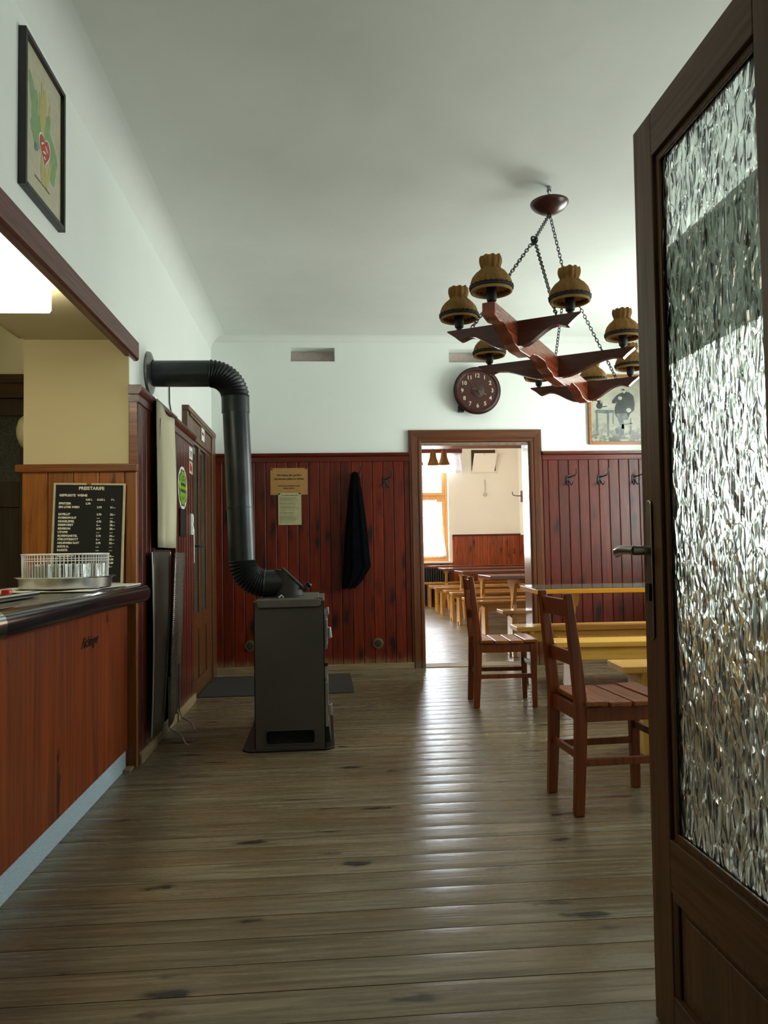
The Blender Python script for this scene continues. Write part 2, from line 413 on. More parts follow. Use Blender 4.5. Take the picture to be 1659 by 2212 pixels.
M['shield'] = screen_mat('olive_shield', (.030,.028,.019), (.05,.047,.032), .4)
def ribbed():
    n = NT('ribbed_grey_sheet'); co = n.coord(); sep = n.t.nodes.new('ShaderNodeSeparateXYZ'); n.put(sep.inputs[0], co)
    wv = n.math('SINE', n.math('MULTIPLY', sep.outputs[2], 2*PI/.012))
    n.set(color=(.20,.20,.17), rough=.3, metal=.6); n.bump(wv, .35, .002); return n.m
M['ribbed'] = ribbed()
# ------------------------------------------------------------------ room shell
def wall_y(name, y0, y1, x0, x1, z0, z1, holes, mat, label):
    xs = sorted({x0,x1,*[h[0] for h in holes],*[h[1] for h in holes]}); zs = sorted({z0,z1,*[h[2] for h in holes],*[h[3] for h in holes]})
    mb = MB()
    for i in range(len(xs)-1):
        for j in range(len(zs)-1):
            cx, cz = (xs[i]+xs[i+1])/2, (zs[j]+zs[j+1])/2; ya = y0
            for h in holes:
                if h[0] < cx < h[1] and h[2] < cz < h[3]: ya = y0+h[4] if len(h) > 4 else None
            if ya is not None: mb.box(xs[i],xs[i+1],ya,y1,zs[j],zs[j+1])
    bmesh.ops.remove_doubles(mb.bm, verts=mb.bm.verts, dist=1e-5)
    return struct(mb.build(name, mat, smooth=None), label, 'wall')
def wall_x(name, x0, x1, y0, y1, z0, z1, holes, mat, label):
    ys = sorted({y0,y1,*[h[0] for h in holes],*[h[1] for h in holes]}); zs = sorted({z0,z1,*[h[2] for h in holes],*[h[3] for h in holes]})
    mb = MB()
    for i in range(len(ys)-1):
        for j in range(len(zs)-1):
            cy, cz = (ys[i]+ys[i+1])/2, (zs[j]+zs[j+1])/2
            if not any(h[0] < cy < h[1] and h[2] < cz < h[3] for h in holes): mb.box(x0,x1,ys[i],ys[i+1],zs[j],zs[j+1])
    bmesh.ops.remove_doubles(mb.bm, verts=mb.bm.verts, dist=1e-5)
    return struct(mb.build(name, mat, smooth=None), label, 'wall')
# floor boards
fb = MB(); y = -1.4; BW = .135
while y < D2+.1:
    tilt = random.uniform(-.0003,.0003)
    prof = []
    for k in range(7):
        u = k/6; prof.append((y+.0012+u*(BW-.0024), (-.0018 if k in (0,6) else 0)-.0003*(2*u-1)**2*random.uniform(.3,1.4)+tilt*(2*u-1)))
    prof += [(y+BW-.0012,-.03),(y+.0012,-.03)]
    fb.prism(prof, 'x', -3.1, 4.2); y += BW
struct(fb.build('floor', M['floor'], smooth=50), 'worn grey-brown floorboards running across the tavern room', 'floor')
struct(box(-3.1,4.2,-1.4,D2+.1,-.08,-.031).build('trim_1', M['hole'], smooth=None), 'dark subfloor in the gaps under the floorboards', 'subfloor')
H = 3.05
# ceiling with coved edges
cb = MB(); r = .13
def arc(c, r, a0, a1, n=8): return [(c[0]+r*math.cos(a0+(a1-a0)*i/n), c[1]+r*math.sin(a0+(a1-a0)*i/n)) for i in range(n+1)]
cb.box(-1.2, W1+.2, 1.0, D1+.1, H, H+.1)
cb.prism([(-1.0,H)]+arc((-1.0+r,H-r), r, PI, PI/2)[0:], 'y', 1.1, D1)
cb.prism([(D1,H)]+arc((D1-.06,H-.06), .06, 0, PI/2), 'x', -1.0, W1)
struct(cb.build('ceiling', M['ceil'], smooth=40), 'uneven white plaster ceiling with rounded edges', 'ceiling')
struct(box(-1.2,4.1,D1B-.1,D2+.3,3.35,3.45).build('ceiling', M['wall2'], smooth=None), 'white ceiling of the bright back room', 'ceiling')
# back wall with doorway and two vent recesses
wall_y('wall_back', D1, D1B, -1.2, W1+.2, 0, 3.45, [(.90,1.915,-.1,2.045), (-.283,.122,2.817,2.945,.17), (1.183,1.60,2.809,2.935,.17)], M['wall'], 'white back wall above the red panelling, with doorway')
for i,(a,b,z0,z1) in enumerate(((-.283,.122,2.817,2.945),(1.183,1.60,2.809,2.935))):
    t = thing('vent_recess', ['pinkish vent panel recessed in back wall, left of the clock','pinkish vent panel in back wall directly above the clock'][i], 'vent', ((a+b)/2, D1+.17, z0), 0, None)
    wv_ = (b-a)/2-.002
    box(-wv_,wv_,-.012,-.001,.002,z1-z0-.002).build('vent_panel', M['pink'], t)
wall_x('wall_left', -1.2, -1.0, 4.106, D1, 0, 3.2, [(4.5,5.14,-.1,1.9)], M['wall'], 'white left wall beyond the bar, above the red panelling')
wall_x('wall_left', -1.2, -1.0, .9, 4.106, 2.2, 3.2, [], M['wall'], 'white left wall above the bar opening')
WINS = [(4.95,6.45),(2.25,3.75)]
wall_x('wall_right', W1, W1+.35, 1.0, D1B, 0, 3.2, [(a,b,.9,2.65) for a,b in WINS], M['wall'], 'white window wall on the right, mostly hidden')
wall_y('wall_front', .98, 1.12, -1.0, W1+.2, 0, 3.2, [(-.75,.82,-.1,2.1)], M['wall'], 'white wall around the entrance doorway')
# entrance vestibule behind the camera
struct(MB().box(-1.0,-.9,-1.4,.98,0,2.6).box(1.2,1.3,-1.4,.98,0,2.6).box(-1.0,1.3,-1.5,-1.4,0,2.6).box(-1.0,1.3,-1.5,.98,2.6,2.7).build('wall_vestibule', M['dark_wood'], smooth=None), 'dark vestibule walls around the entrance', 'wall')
# bar room
struct(MB().box(-3.0,-2.9,.8,5.2,0,2.8).box(-3.0,-1.0,.8,.98,0,2.8).build('wall_bar', M['cream'], smooth=None), 'cream walls enclosing the bar area', 'wall')
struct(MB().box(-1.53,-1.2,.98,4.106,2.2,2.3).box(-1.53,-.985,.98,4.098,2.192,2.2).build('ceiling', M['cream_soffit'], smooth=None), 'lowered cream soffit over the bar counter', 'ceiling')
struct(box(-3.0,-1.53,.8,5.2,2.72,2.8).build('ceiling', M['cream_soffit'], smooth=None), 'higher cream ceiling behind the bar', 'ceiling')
struct(box(-1.56,-1.53,.98,4.106,2.2,2.75).build('trim_2', M['cream'], smooth=None), 'upright edge of the lowered bar soffit', 'trim')
struct(MB().box(-1.53,-1.2,4.106,4.45,0,2.3).box(-1.53,-1.001,4.098,4.106,0,2.2).build('wall_bar_end', M['cream'], smooth=None), 'cream wall behind the price board at the bar end', 'wall')
struct(MB().box(-3.0,-1.5,5.0,5.2,2.2,2.8).box(-1.9+.37,-1.5,4.45,5.2,0,2.3).box(-3.0,-2.75,5.0,5.2,0,2.2).build('wall_passage', M['cream'], smooth=None), 'dim cream wall over the dark passage door', 'wall')
# closet behind left wall
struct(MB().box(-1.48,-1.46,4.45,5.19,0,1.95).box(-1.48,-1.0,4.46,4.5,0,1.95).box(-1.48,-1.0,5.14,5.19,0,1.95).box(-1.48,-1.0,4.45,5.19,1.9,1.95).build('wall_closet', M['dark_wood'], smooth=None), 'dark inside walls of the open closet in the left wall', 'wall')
tag(box(-1.45,-.99,4.5,5.14,1.075,1.10).build('closet_shelf', M['dark_wood'], bevel=.002), 'dark wooden shelf across the open closet in left wall', 'shelf')
# second room
FH = 3.35
wall_y('wall_far', D2, D2+.35, -1.2, 4.1, 0, FH, [(.9,2.44,.84,3.2),(-.9,.4,.84,3.2)], M['wall2'], 'bright cream far wall of the back room')
wall_x('wall_room_left', -1.4, -1.2, D1, D2, 0, FH, [(9.3,10.7,.9,3.0),(12.1,13.5,.9,3.0)], M['wall2'], 'left wall of the back room with added windows, hidden from view')
wall_x('wall_room_right', 3.85, 4.05, D1, D2, 0, FH, [], M['wall2'], 'cream right wall of the back room')
struct(box(-1.2,3.85,D1B,D1B+.01,2.05,FH).build('trim_3', M['wall2'], smooth=None), 'cream plaster over the doorway inside the back room', 'trim')
# ------------------------------------------------------------------ panelling
def boards_y(x0, x1, y, z0, z1, mat, w=.0965, t=.022, start=None, sgn=-1):
    mb = MB(); xs = [x0]; s = x0 if start is None else start
    k = math.ceil((x0-s)/w+.01)
    while s+k*w < x1-.01: xs.append(s+k*w); k += 1
    xs.append(x1); c = .005
    for a, b in zip(xs[:-1], xs[1:]):
        a += .0008; b -= .0008; yo = y+sgn*t
        mb.prism([(a,y),(b,y),(b,yo-sgn*c),(b-c,yo),(a+c,yo),(a,yo-sgn*c)], 'z', z0, z1)
    return mb
def boards_x(y0, y1, x, z0, z1, w=.0965, t=.022, start=None, mb=None):
    mb = mb or MB(); ys = [y0]; s = y0 if start is None else start
    k = math.ceil((y0-s)/w+.01)
    while s+k*w < y1-.01: ys.append(s+k*w); k += 1
    ys.append(y1); c = .005
    for a, b in zip(ys[:-1], ys[1:]):
        a += .0008; b -= .0008; xo = x+t
        mb.prism([(x,a),(xo-c,a),(xo,a+c),(xo,b-c),(xo-c,b),(x,b)], 'z', z0, z1)
    return mb
yb = D1
struct(boards_y(-.97,.79,yb,.05,1.90,M['panel_back'],start=-1.0).build('trim_4', M['panel_back'], smooth=None), 'red-stained board panelling left of the back doorway', 'panelling')
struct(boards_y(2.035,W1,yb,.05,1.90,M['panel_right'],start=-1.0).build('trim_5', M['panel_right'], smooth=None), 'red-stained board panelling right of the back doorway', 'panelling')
struct(MB().prism([(yb,1.885),(yb-.026,1.885),(yb-.03,1.89),(yb-.03,1.93),(yb-.045,1.94),(yb-.05,1.955),(yb-.05,1.965),(yb,1.972)],'x',-.97,.79).build('trim_6', M['cap_red'], smooth=30), 'red cap rail on the panelling left of the doorway', 'rail')
struct(MB().prism([(yb,1.885),(yb-.026,1.885),(yb-.03,1.89),(yb-.03,1.93),(yb-.045,1.94),(yb-.05,1.955),(yb-.05,1.965),(yb,1.972)],'x',2.035,W1).build('trim_7', M['cap_red'], smooth=30), 'red cap rail on the panelling right of the doorway', 'rail')
struct(box(-1.0,.80,yb-.032,yb,0,.055).build('baseboard_back', M['skirt'], bevel=.004), 'worn pale baseboard under the back panelling, left', 'baseboard')
struct(box(2.03,W1,yb-.032,yb,0,.055).build('baseboard_back', M['skirt'], bevel=.004), 'worn pale baseboard under the back panelling, right', 'baseboard')
# left wall panelling: x from -1.0 to -.955
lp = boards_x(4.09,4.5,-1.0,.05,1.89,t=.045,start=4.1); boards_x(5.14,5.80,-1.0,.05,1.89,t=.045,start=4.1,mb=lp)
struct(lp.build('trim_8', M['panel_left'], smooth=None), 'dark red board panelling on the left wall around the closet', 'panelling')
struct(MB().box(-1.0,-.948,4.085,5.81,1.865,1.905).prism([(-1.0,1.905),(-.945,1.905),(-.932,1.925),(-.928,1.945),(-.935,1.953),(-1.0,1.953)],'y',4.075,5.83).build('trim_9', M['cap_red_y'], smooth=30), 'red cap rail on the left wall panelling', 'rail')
struct(MB().box(-.957,-.942,4.12,4.5,0,.06).box(-.957,-.942,5.14,5.82,0,.06).box(-.985,-.952,4.5,5.14,0,.05).build('baseboard_left', M['skirt_y'], bevel=.003), 'worn pale baseboard along the left panelling', 'baseboard')
# bar end pine panelling
struct(boards_y(-1.53,-.955,4.106,.0,1.50,M['panel_pine'],w=.128,t=.03,start=-1.53).build('trim_10', M['panel_pine'], smooth=None), 'orange pine panelling behind the price board', 'panelling')
struct(MB().box(-1.56,-.95,4.06,4.106,1.50,1.541).build('trim_11', M['cap_pine'], bevel=.006), 'pine cap rail above the price board', 'rail')
struct(box(-.999,-.957,4.09,4.105,1.541,1.9).build('trim_12', M['cap_pine'], bevel=.002), 'brown end strip of the left wall panelling', 'trim')
# fascia beam over bar
struct(MB().prism([(-1.02,2.108),(-.985,2.108),(-.975,2.118),(-.975,2.208),(-1.02,2.208)],'y',1.12,4.215).build('trim_13', M['beam'], bevel=.003), 'red-brown wooden fascia board over the bar opening', 'beam')
# far room panelling
struct(boards_y(2.5,3.85,D2,.05,1.33,M['panel_far'],w=.1).build('trim_14', M['panel_far'], smooth=None), 'orange-brown panelling on far wall of the back room', 'panelling')
struct(boards_y(-1.2,2.5,D2,.0,.80,M['panel_far'],w=.1).build('trim_15', M['panel_far'], smooth=None), 'low panelling under the back room windows', 'panelling')
struct(box(2.5,3.85,D2-.045,D2,1.33,1.36).build('trim_16', M['cap_red'], bevel=.004), 'dark cap rail on the far panelling', 'rail')
struct(boards_x(D1B,D2,3.828,.0,1.33,w=.1,t=-.022 if False else .022).build('trim_17', M['panel_far'], smooth=None), 'panelling along right wall of the back room', 'panelling')
# ------------------------------------------------------------------ doorway to back room
def mould(w):  # frame profile: across (0 outer .. w inner), depth
    return [(0,0),(0,.022),(.006,.028),(.018,.028),(.024,.034),(w*.62,.030),(w*.66,.024),(w*.72,.024),(w*.76,.030),(w*.92,.028),(w,.020),(w,0)]
fr = thing('door_1', 'brown moulded wooden frame of the open doorway to the back room', 'door frame', (1.41, D1, 0)); fr['kind'] = 'structure'
w_ = .118
for sgn, nm in ((-1,'l'),(1,'r')):
    pr = [(sgn*(.622-p[0]), -p[1]) for p in mould(w_)]
    zt = 2.174
    mb = MB(); n = len(pr)
    A = mb.pts([(p[0],p[1],0) for p in pr]); B = mb.pts([(p[0],p[1],zt-(.622-abs(p[0]))) for p in pr])
    mb.face(A[::-1]); mb.face(B)
    for i in range(n): mb.face([A[i],A[(i+1)%n],B[(i+1)%n],B[i]])
    mb.build('jamb_moulding', M['frame'], fr, smooth=25)
mb = MB(); pr = [(2.174-p[0], -p[1]) for p in mould(w_)]
A = mb.pts([(-(.622-(2.174-p[0])),p[1],p[0]) for p in pr]); B = mb.pts([((.622-(2.174-p[0])),p[1],p[0]) for p in pr])
mb.face(A[::-1]); mb.face(B)
for i in range(len(pr)): mb.face([A[i],A[(i+1)%len(pr)],B[(i+1)%len(pr)],B[i]])
mb.build('head_moulding', M['frame_h'], fr, smooth=25)
M['lining'] = wood('varnished_lining', (.16,.10,.07), (.28,.19,.14), 'z', None, .2, .6)
box(-.515,-.500,-.01,.22,0,2.045).build('jamb_lining', M['lining'], fr); box(.495,.510,-.01,.22,0,2.045).build('jamb_lining', M['lining'], fr)
box(-.5,.495,-.01,.22,2.030,2.050).build('head_lining', M['lining'], fr)
box(-.5,.495,-.02,.22,.0,.006).build('sill', M['skirt'], fr)
# ------------------------------------------------------------------ left door
ld = thing('door_2', 'brown glazed door in the left wall corner', 'door', (-1.0, 6.31, 0)); ld['kind'] = 'structure'
def bx(x0,x1,y0,y1,z0,z1): return box(x0,x1,y0,y1,z0,z1)
bx(0,.04,-.70,-.46,0,2.10).build('frame_stile', M['leftdoor'], ld, bevel=.004)
bx(0,.045,.50,.70,0,2.10).build('frame_stile', M['leftdoor'], ld, bevel=.004)
MB().box(0,.036,-.46,.50,1.93,2.10).box(0,.05,-.70,.70,2.10,2.14).box(0,.048,-.62,.64,2.078,2.0995).build('frame_head', M['frame_y'], ld, bevel=.004)
lf = MB().box(.0,.032,-.45,-.42,.01,1.925).box(0,.032,-.42,.22,1.90,1.925).box(0,.032,-.42,.22,.50,.62).box(0,.032,-.16,-.07,.62,1.90).box(0,.032,.22,.49,.01,1.925).box(0,.032,-.42,.22,.01,.12).box(0,.020,-.42,-.16,.12,.50).box(0,.020,-.07,.22,.12,.50).box(0,.032,-.16,-.07,.12,.50)
lf.build('door_leaf', M['leftdoor'], ld, bevel=.003)
bx(.012,.017,-.42,-.16,.62,1.90).build('glass_pane', M['pane_dark'], ld)
bx(.012,.017,-.07,.22,.62,1.90).build('glass_pane', M['pane_dark'], ld)
hd = bx(.032,.040,-.44,-.415,1.0,1.26).build('handle_plate', M['alu'], ld, bevel=.003); hd['label'] = 'silver handle plate'
MB().tube([(.038,-.43,1.13),(.075,-.43,1.13),(.08,-.42,1.13),(.08,-.31,1.13)],.008).build('lever', M['iron'], hd)
def flat(name, x, y0, y1, z0, z1, mat, parent=None, t=.004): return box(x, x+t, y0, y1, z0, z1).build(name, mat, parent, bevel=.0008)
# label on door head
s = thing('door_sign', 'small white sign on the head of the glazed left door', 'sign', (-.962, 6.32, 1.98))
flat('sign_plate', 0, -.075, .075, -.005, .11, M['white'], s)
MB().text('PRIVAT', .035, T((.0045,-.062,.04)) @ R(PI/2,'Z') @ R(PI/2,'X')).build('lettering', M['ink'], s, smooth=None)
# ------------------------------------------------------------------ stickers and notices on the left panelling
XP = -.954
s = thing('green_sticker', 'oval green and white sticker with yellow spots on red panelling', 'sticker', (XP, 5.36, 1.52))
def ell(rx, rz, n=48, wob=0, k=8): return [((rx*(1+wob*math.cos(k*2*PI*i/n)))*math.cos(2*PI*i/n), (rz*(1+wob*math.cos(k*2*PI*i/n)))*math.sin(2*PI*i/n)) for i in range(n)]
def disc(pts, x, t=.001): return MB().prism(pts, 'x', x, x+t)
disc(ell(.17,.145),0,.003).build('sticker_disc', M['white'], s)
M['dgreen'] = plain('dark_green', (.004,.045,.028), .5); M['lime'] = plain('lime_green', (.17,.34,.01), .5); M['yellow'] = plain('yellow_ink', (.62,.50,.01), .5)
disc(ell(.148,.126,64,.05,10),.0031).build('dark_green_border', M['dgreen'], s)
disc(ell(.128,.116,64,.05,10),.0042).build('lime_field', M['lime'], s)
mb = MB()
for k,(zz,ww,hh) in enumerate(((.075,.05,.006),(.06,.08,.005),(.048,.08,.005),(.012,.10,.022),(-.030,.105,.020),(-.066,.07,.005),(-.078,.05,.005))): mb.box(.0053,.0058,-ww/1.15,ww/1.15,zz,zz+hh)
mb.build('printed_lines', M['dgreen'], s, smooth=None)
for dy in (-.125,.125): MB().prism([(y+dy,z+.012) for y,z in ell(.02,.023,16)],'x',.0053,.006).build('yellow_spot', M['yellow'], s)
s = thing('paper_label', 'white label with green print, upper one beside the left door', 'label', (XP, 5.70, 1.80))
flat('label_sheet', 0,-.07,.07,-.045,.045,M['white'],s,.002)
MB().box(.0022,.0026,-.045,.04,-.022,-.016).box(.0022,.0026,-.045,.05,-.008,-.001).box(.0022,.0026,-.045,.05,.006,.014).build('print', M['dgreen'], s, smooth=None)
s = thing('paper_label', 'cream label with red emblem, under the white label beside left door', 'label', (XP, 5.70, 1.695))
flat('label_sheet', 0,-.07,.07,-.045,.045,M['paper3'],s,.002)
MB().prism([(-.045,-.025),(.03,-.025),(.045,.0),(.0,.028),(-.045,.03)],'x',.0022,.0028).build('red_emblem', M['red'], s, smooth=None)
tag(flat('dark_plate', XP, 5.23, 5.43, 1.19, 1.375, M['grey_plate'], None, .012), 'flat dark rectangular plate mounted under the green oval sticker', 'plate')
s = thing('light_switch', 'white double light switch beside the left door handle', 'switch', (XP, 5.70, 1.285))
flat('switch_plate',0,-.045,.045,-.075,.075,M['white'],s,.010)
for z in (-.035,.035): flat('rocker',.010,-.025,.025,z-.025,z+.025,M['white'],s,.006)
# ------------------------------------------------------------------ folding screen and heat shield by the closet
s = thing('cream_panel', 'tall cream cover board with a crack, hanging over the dark closet', 'panel', (-.925, 4.66, 1.11))
def scr(u,v):
    yy = -.27-.03*math.sin(v*PI)*(1-u)+.56*u; zz = v*.82
    return (.012*math.sin(u*5.5+.8)+.006*math.sin(v*4), yy, zz)
MB().grid(scr,14,12).build('cover_board', M['screen'], s, solid=.005, smooth=60)
MB().tube([(-.002,-.28,.828),(0,0,.826),(.004,.30,.824)],.011,8).build('hanging_rail', M['alu'], s)
MB().tube([(.014,-.215,.73),(.014,-.235,.62),(.012,-.25,.52),(.012,-.262,.45)],.0016,5).build('crack', M['ink'], s)
s = thing('heat_shield', 'dark olive metal heat shield standing under the cream panel', 'heat shield', (-.90, 4.45, 0))
def sh(u,v): return (-.025+.012*math.sin(u*PI)+.010*math.sin(v*PI), -.17-.02*(1-v)+(.27+.23*v)*u, .10+v*.985)
MB().grid(sh,10,10).build('sheet', M['shield'], s, solid=.004, smooth=60)
MB().tube([(-.025+.010*math.sin(v/10*PI), -.17-.02*(1-v/10), .10+v/10*.985) for v in range(11)],.004,6).build('edge_rim', M['lightedge'], s)
MB().tube([(-.022+.010*math.sin(v/10*PI), .08+.23*v/10, .06+v/10*1.025) for v in range(11)],.005,6).build('edge_rim', M['lightedge'], s)
s = thing('heat_shield', 'lighter ribbed grey heat shield on curled wire feet', 'heat shield', (-.885, 4.72, 0))
def sh2(u,v): return (.008*math.sin(u*6), -.21*(1-v)+.33*u, .10+.05*u*(1-v)+v*.98)
MB().grid(sh2,12,10).build('sheet', M['ribbed'], s, solid=.004, smooth=60)
for yy,zz in ((-.20,.13),(.12,.16)):
    MB().tube([(0,yy,zz+.25),(0,yy,zz-.03),(.015,yy-.005,.085),(.05,yy-.02,.07),(.08,yy-.03,.05),(.095,yy-.04,.02),(.115,yy-.045,.005)],.004,6).build('wire_foot', M['rosette'], s)
# cable on left wall
tag(MB().tube([(-.992,5.12,2.19),(-.992,5.125,2.06),(-.99,5.15,2.02),(-.985,5.24,1.98),(-.985,5.26,1.95)],.005,6).build('wall_cable', M['cord']), 'black cable hanging down the left wall under the stovepipe', 'cable')
# ------------------------------------------------------------------ stove and pipe
st = thing('heating_stove', 'tall grey enamelled heating stove standing on a dark floor plate', 'stove', (-.195, 4.62, .012))
hx, y0, y1, ht = .19, -.34, .34, .79
# body with the slot in its near side
mb = MB()
for a,b,c,d in ((-hx,hx,.10,ht),(-hx,-hx+.055,0,.10),(hx-.055,hx,0,.10),(-hx+.055,hx-.055,0,.025)): mb.box(a,b,y0,y0+.004,c,d)
mb.box(-hx,-hx+.004,y0,y1,0,ht).box(hx-.004,hx,y0,y1,0,ht).box(-hx,hx,y1-.004,y1,0,ht)
bmesh.ops.remove_doubles(mb.bm, verts=mb.bm.verts, dist=1e-5)
mb.build('body', M['stove'], st, smooth=None)
# rounded slot rim
sl = [(-hx+.058+.018*(1-math.cos(a)),0) for a in (0,)]
rim = []
for (cx,cz,a0) in ((hx-.076,.082,0),(-hx+.076,.082,PI/2),(-hx+.076,.043,PI),(hx-.076,.043,1.5*PI)):
    for k in range(5):
        a = a0+PI/2*k/4; rim.append((cx+.018*math.cos(a), y0-.001, cz+.018*math.sin(a)))
MB().tube(rim,.003,6,loop=True).build('slot_rim', M['stove'], st)
box(-hx+.02,hx-.02,y0+.05,y1-.05,0,ht-.03).build('firebox', M['hole'], st)
tp = MB().box(-hx-.002,hx+.004,y0-.004,y1+.004,ht-.004,ht+.006).prism([(-hx+.02,ht-.022),(-hx+.03,ht-.030),(hx-.03,ht-.028),(hx-.018,ht-.020),(hx-.018,ht+.012),(-hx+.012,ht+.012)],'y',y0-.014,y0).box(-hx+.01,hx-.03,y0-.01,y1,ht+.006,ht+.014).build('top_plate', M['stovetop'], st, bevel=.003)
MB().box(hx-.05,hx-.006,y0+.01,y0+.05,ht+.006,ht+.020).build('corner_label', M['brass'], st, bevel=.002)
for z0_,z1_ in ((.52,.70),(.10,.36)):
    d = MB().box(hx,hx+.014,-.26,.26,z0_,z1_).box(hx+.014,hx+.02,-.23,.23,z0_+.02,z1_-.02).build('door', M['rosette'], st, bevel=.003)
    MB().box(hx+.018,hx+.032,-.29,-.22,z0_+.06,z0_+.12).tube([(hx+.03,-.26,z0_+.12),(hx+.036,-.26,z0_+.06)],.008).box(hx,hx+.016,-.335,-.31,z0_+.01,z1_-.01).build('door_latch', M['alu'], d, bevel=.002)
MB().tube([(hx+.005,-.30,.74),(hx+.02,-.30,.75),(hx+.022,-.30,.72),(hx+.006,-.30,.70)],.008).build('air_knob', M['alu'], st)
MB().tube([(hx+.0,-.30,.44),(hx+.018,-.30,.44)],.009).build('air_knob', M['black'], st)
MB().prism([(hx,.02),(hx+.03,.02),(hx+.018,.12),(hx,.12)],'y',-.3,.3).build('ash_lip', M['plate'], st, bevel=.003)
mb = MB(); mb.prism([(-.25,-.40),(-.21,-.43),(.21,-.43),(.25,-.40),(.25,.42),(-.25,.42)],'z',0,.010)
o = mb.build('floor_plate', M['plate'], bevel=.004); o.location = (-.205,4.70,0.002); tag(o, 'dark metal plate on the floor under the stove', 'floor plate')
# pipe
pp = thing('stove_pipe', 'black ribbed stovepipe running from stove top to the left wall', 'stove pipe', (0,0,0))
PY = 4.52; r_ = .076
xv, zt = -.497, 2.112
MB().tube([(-.99,PY+.03,zt+.006),(-.64,PY,zt)],r_,32).build('horizontal_pipe', M['pipe'], pp)
n = 14
def ribelbow(cx, cz, a0, a1, R_, tiltx=0):
    mb = MB(); pts = []; rr = []
    for i in range(n+1):
        a = a0+(a1-a0)*i/n
        for k,dr in ((0,.0),(.35,.0055)) if i<n else ((0,0),):
            aa = a0+(a1-a0)*(i+k)/n
            pts.append((cx+R_*math.cos(aa), PY, cz+R_*math.sin(aa))); rr.append(r_+.002-(.004 if k==0 else -.0)+dr*.7)
    return mb.tube(pts, rr, 32)
ribelbow(-.645, zt-.145, PI/2, 0, .145).build('top_elbow', M['elbow'], pp, smooth=20)
MB().tube([(xv-.003,PY,zt-.14),(xv-.002,PY,zt-.23)],r_+.004,32).build('pipe_sleeve', M['elbow'], pp, smooth=40)
MB().tube([(xv-.002,PY,zt-.20),(xv+.012,PY,1.55),(xv+.028,PY,1.03)],r_,32).build('vertical_pipe', M['pipe'], pp)
MB().tube([(xv+.0165,PY,1.335),(xv+.0170,PY,1.325)],r_+.0025,32).build('pipe_seam', M['elbow'], pp)
xb = xv+.028
ribelbow(xb+.135, 1.03, PI, 1.5*PI, .135).build('bottom_elbow', M['elbow'], pp, smooth=20)
mb = MB().tube([(xb+.13,PY,.895),(-.23,PY,.895)],r_+.001,32)
mb.build('horizontal_pipe', M['elbow'], pp)
# cleaning elbow: upright collar cut by the slanted hatch
mb = MB(); MT = T((-.195,PY,0))
prof = [(-.06,.80)]
ncs = 28; ringA=[]; ringB=[]
for k in range(ncs):
    a = 2*PI*k/ncs; x_ = -.205+.083*math.cos(a); y_ = PY+.083*math.sin(a)
    ringA.append((x_,y_,.817)); ringB.append((x_,y_, min(.972, .972-.95*max(0,(x_+.245)))))
A = mb.pts(ringA); B = mb.pts(ringB)
for k in range(ncs): mb.face([A[k],A[(k+1)%ncs],B[(k+1)%ncs],B[k]])
mb.face(B); mb.face(A[::-1]); mb.lathe([(.10,.817),(.10,.823),(.083,.826)],28,T((-.205,PY,0)))
mb.build('cleaning_elbow', M['iron'], pp, smooth=30)
mb = MB(); Mh = T((-.168,PY,.905)) @ R(math.radians(43.5),'Y')
mb.box(-.105,.065,-.055,.055,-.004,.010,Mh).box(.05,.085,-.022,.022,-.004,.022,Mh).lathe([(.012,0),(.014,.02),(.02,.03),(.012,.04)],12,Mh@T((.072,0,.01)))
mb.build('hatch_cover', M['black'], pp, bevel=.003)
MB().lathe([(.078,0),(.12,0),(.126,.006),(.122,.016),(.10,.022),(.085,.030),(.078,.030)],40,T((-1.0,PY+.03,zt+.008))@R(PI/2,'Y'),close=True).build('wall_rosette', M['rosette'], pp)
MB().tube([(-.25,y0+4.62+.0,.825),(-.235,y0+4.625,.838),(-.225,y0+4.63,.826)],.005,6).build('damper_pin', M['alu'], pp)
# ------------------------------------------------------------------ door mat, sockets
tag(box(-.955,.215,5.94,6.86,.0,.008).build('door_mat', M['mat'], bevel=.003), 'long dark mat on the floor behind the stove', 'mat')
for i,(x,z) in enumerate(((-.669,.242),(.476,.236))):
    s = thing('wall_socket', ['round brass wall socket low on panelling beside the stove','round brass wall socket low on panelling, right of the stove'][i], 'socket', (x, D1-.022, z))
    MB().lathe([(.05,0),(.048,.008),(.03,.010),(.028,.006),(0,.006)],24,R(PI/2,'X')).build('socket_plate', M['brass'], s)
    MB().lathe([(.027,.007),(.025,.014),(.0,.016)],20,R(PI/2,'X')).build('socket_insert', M['iron'], s)
# ------------------------------------------------------------------ notices on the back panelling
YN = D1-.024
def pin(x,z,p): MB().lathe([(.008,0),(.007,.004),(0,.006)],12,T((x,-.002,z))@R(PI/2,'X')).build('drawing_pin', M['black'], p)
s = thing('paper_notice', 'landscape kraft-brown notice with handwritten German lettering', 'notice', (-.307,YN,1.713))
MB().box(-.167,.167,-.0015,0,-.122,.121).build('sheet', M['paper1'], s)
TX = R(PI/2,'X')
for k,(tx,sz,zz) in enumerate((('Wir bitten Sie, auf Ihre',.024,.048),('Garderobe selbst zu achten.',.024,.015),('Zu diesem unserem Bedauern ist keine',.0125,-.045),('Haftung Garderobe!',.0125,-.066))):
    MB().text(tx, sz, T((0,-.0022,zz))@TX, 'CENTER', .0002, .25 if k<2 else .1, .0006).build('lettering', M['ink'], s, smooth=None)
pin(-.155,.110,s); pin(.155,.115,s)
s = thing('paper_notice', 'narrow ivory portrait notice of small print, pinned below the kraft one', 'notice', (-.303,YN-.002,1.463))
MB().box(-.104,.104,-.0015,0,-.145,.145).build('sheet', M['paper2'], s)
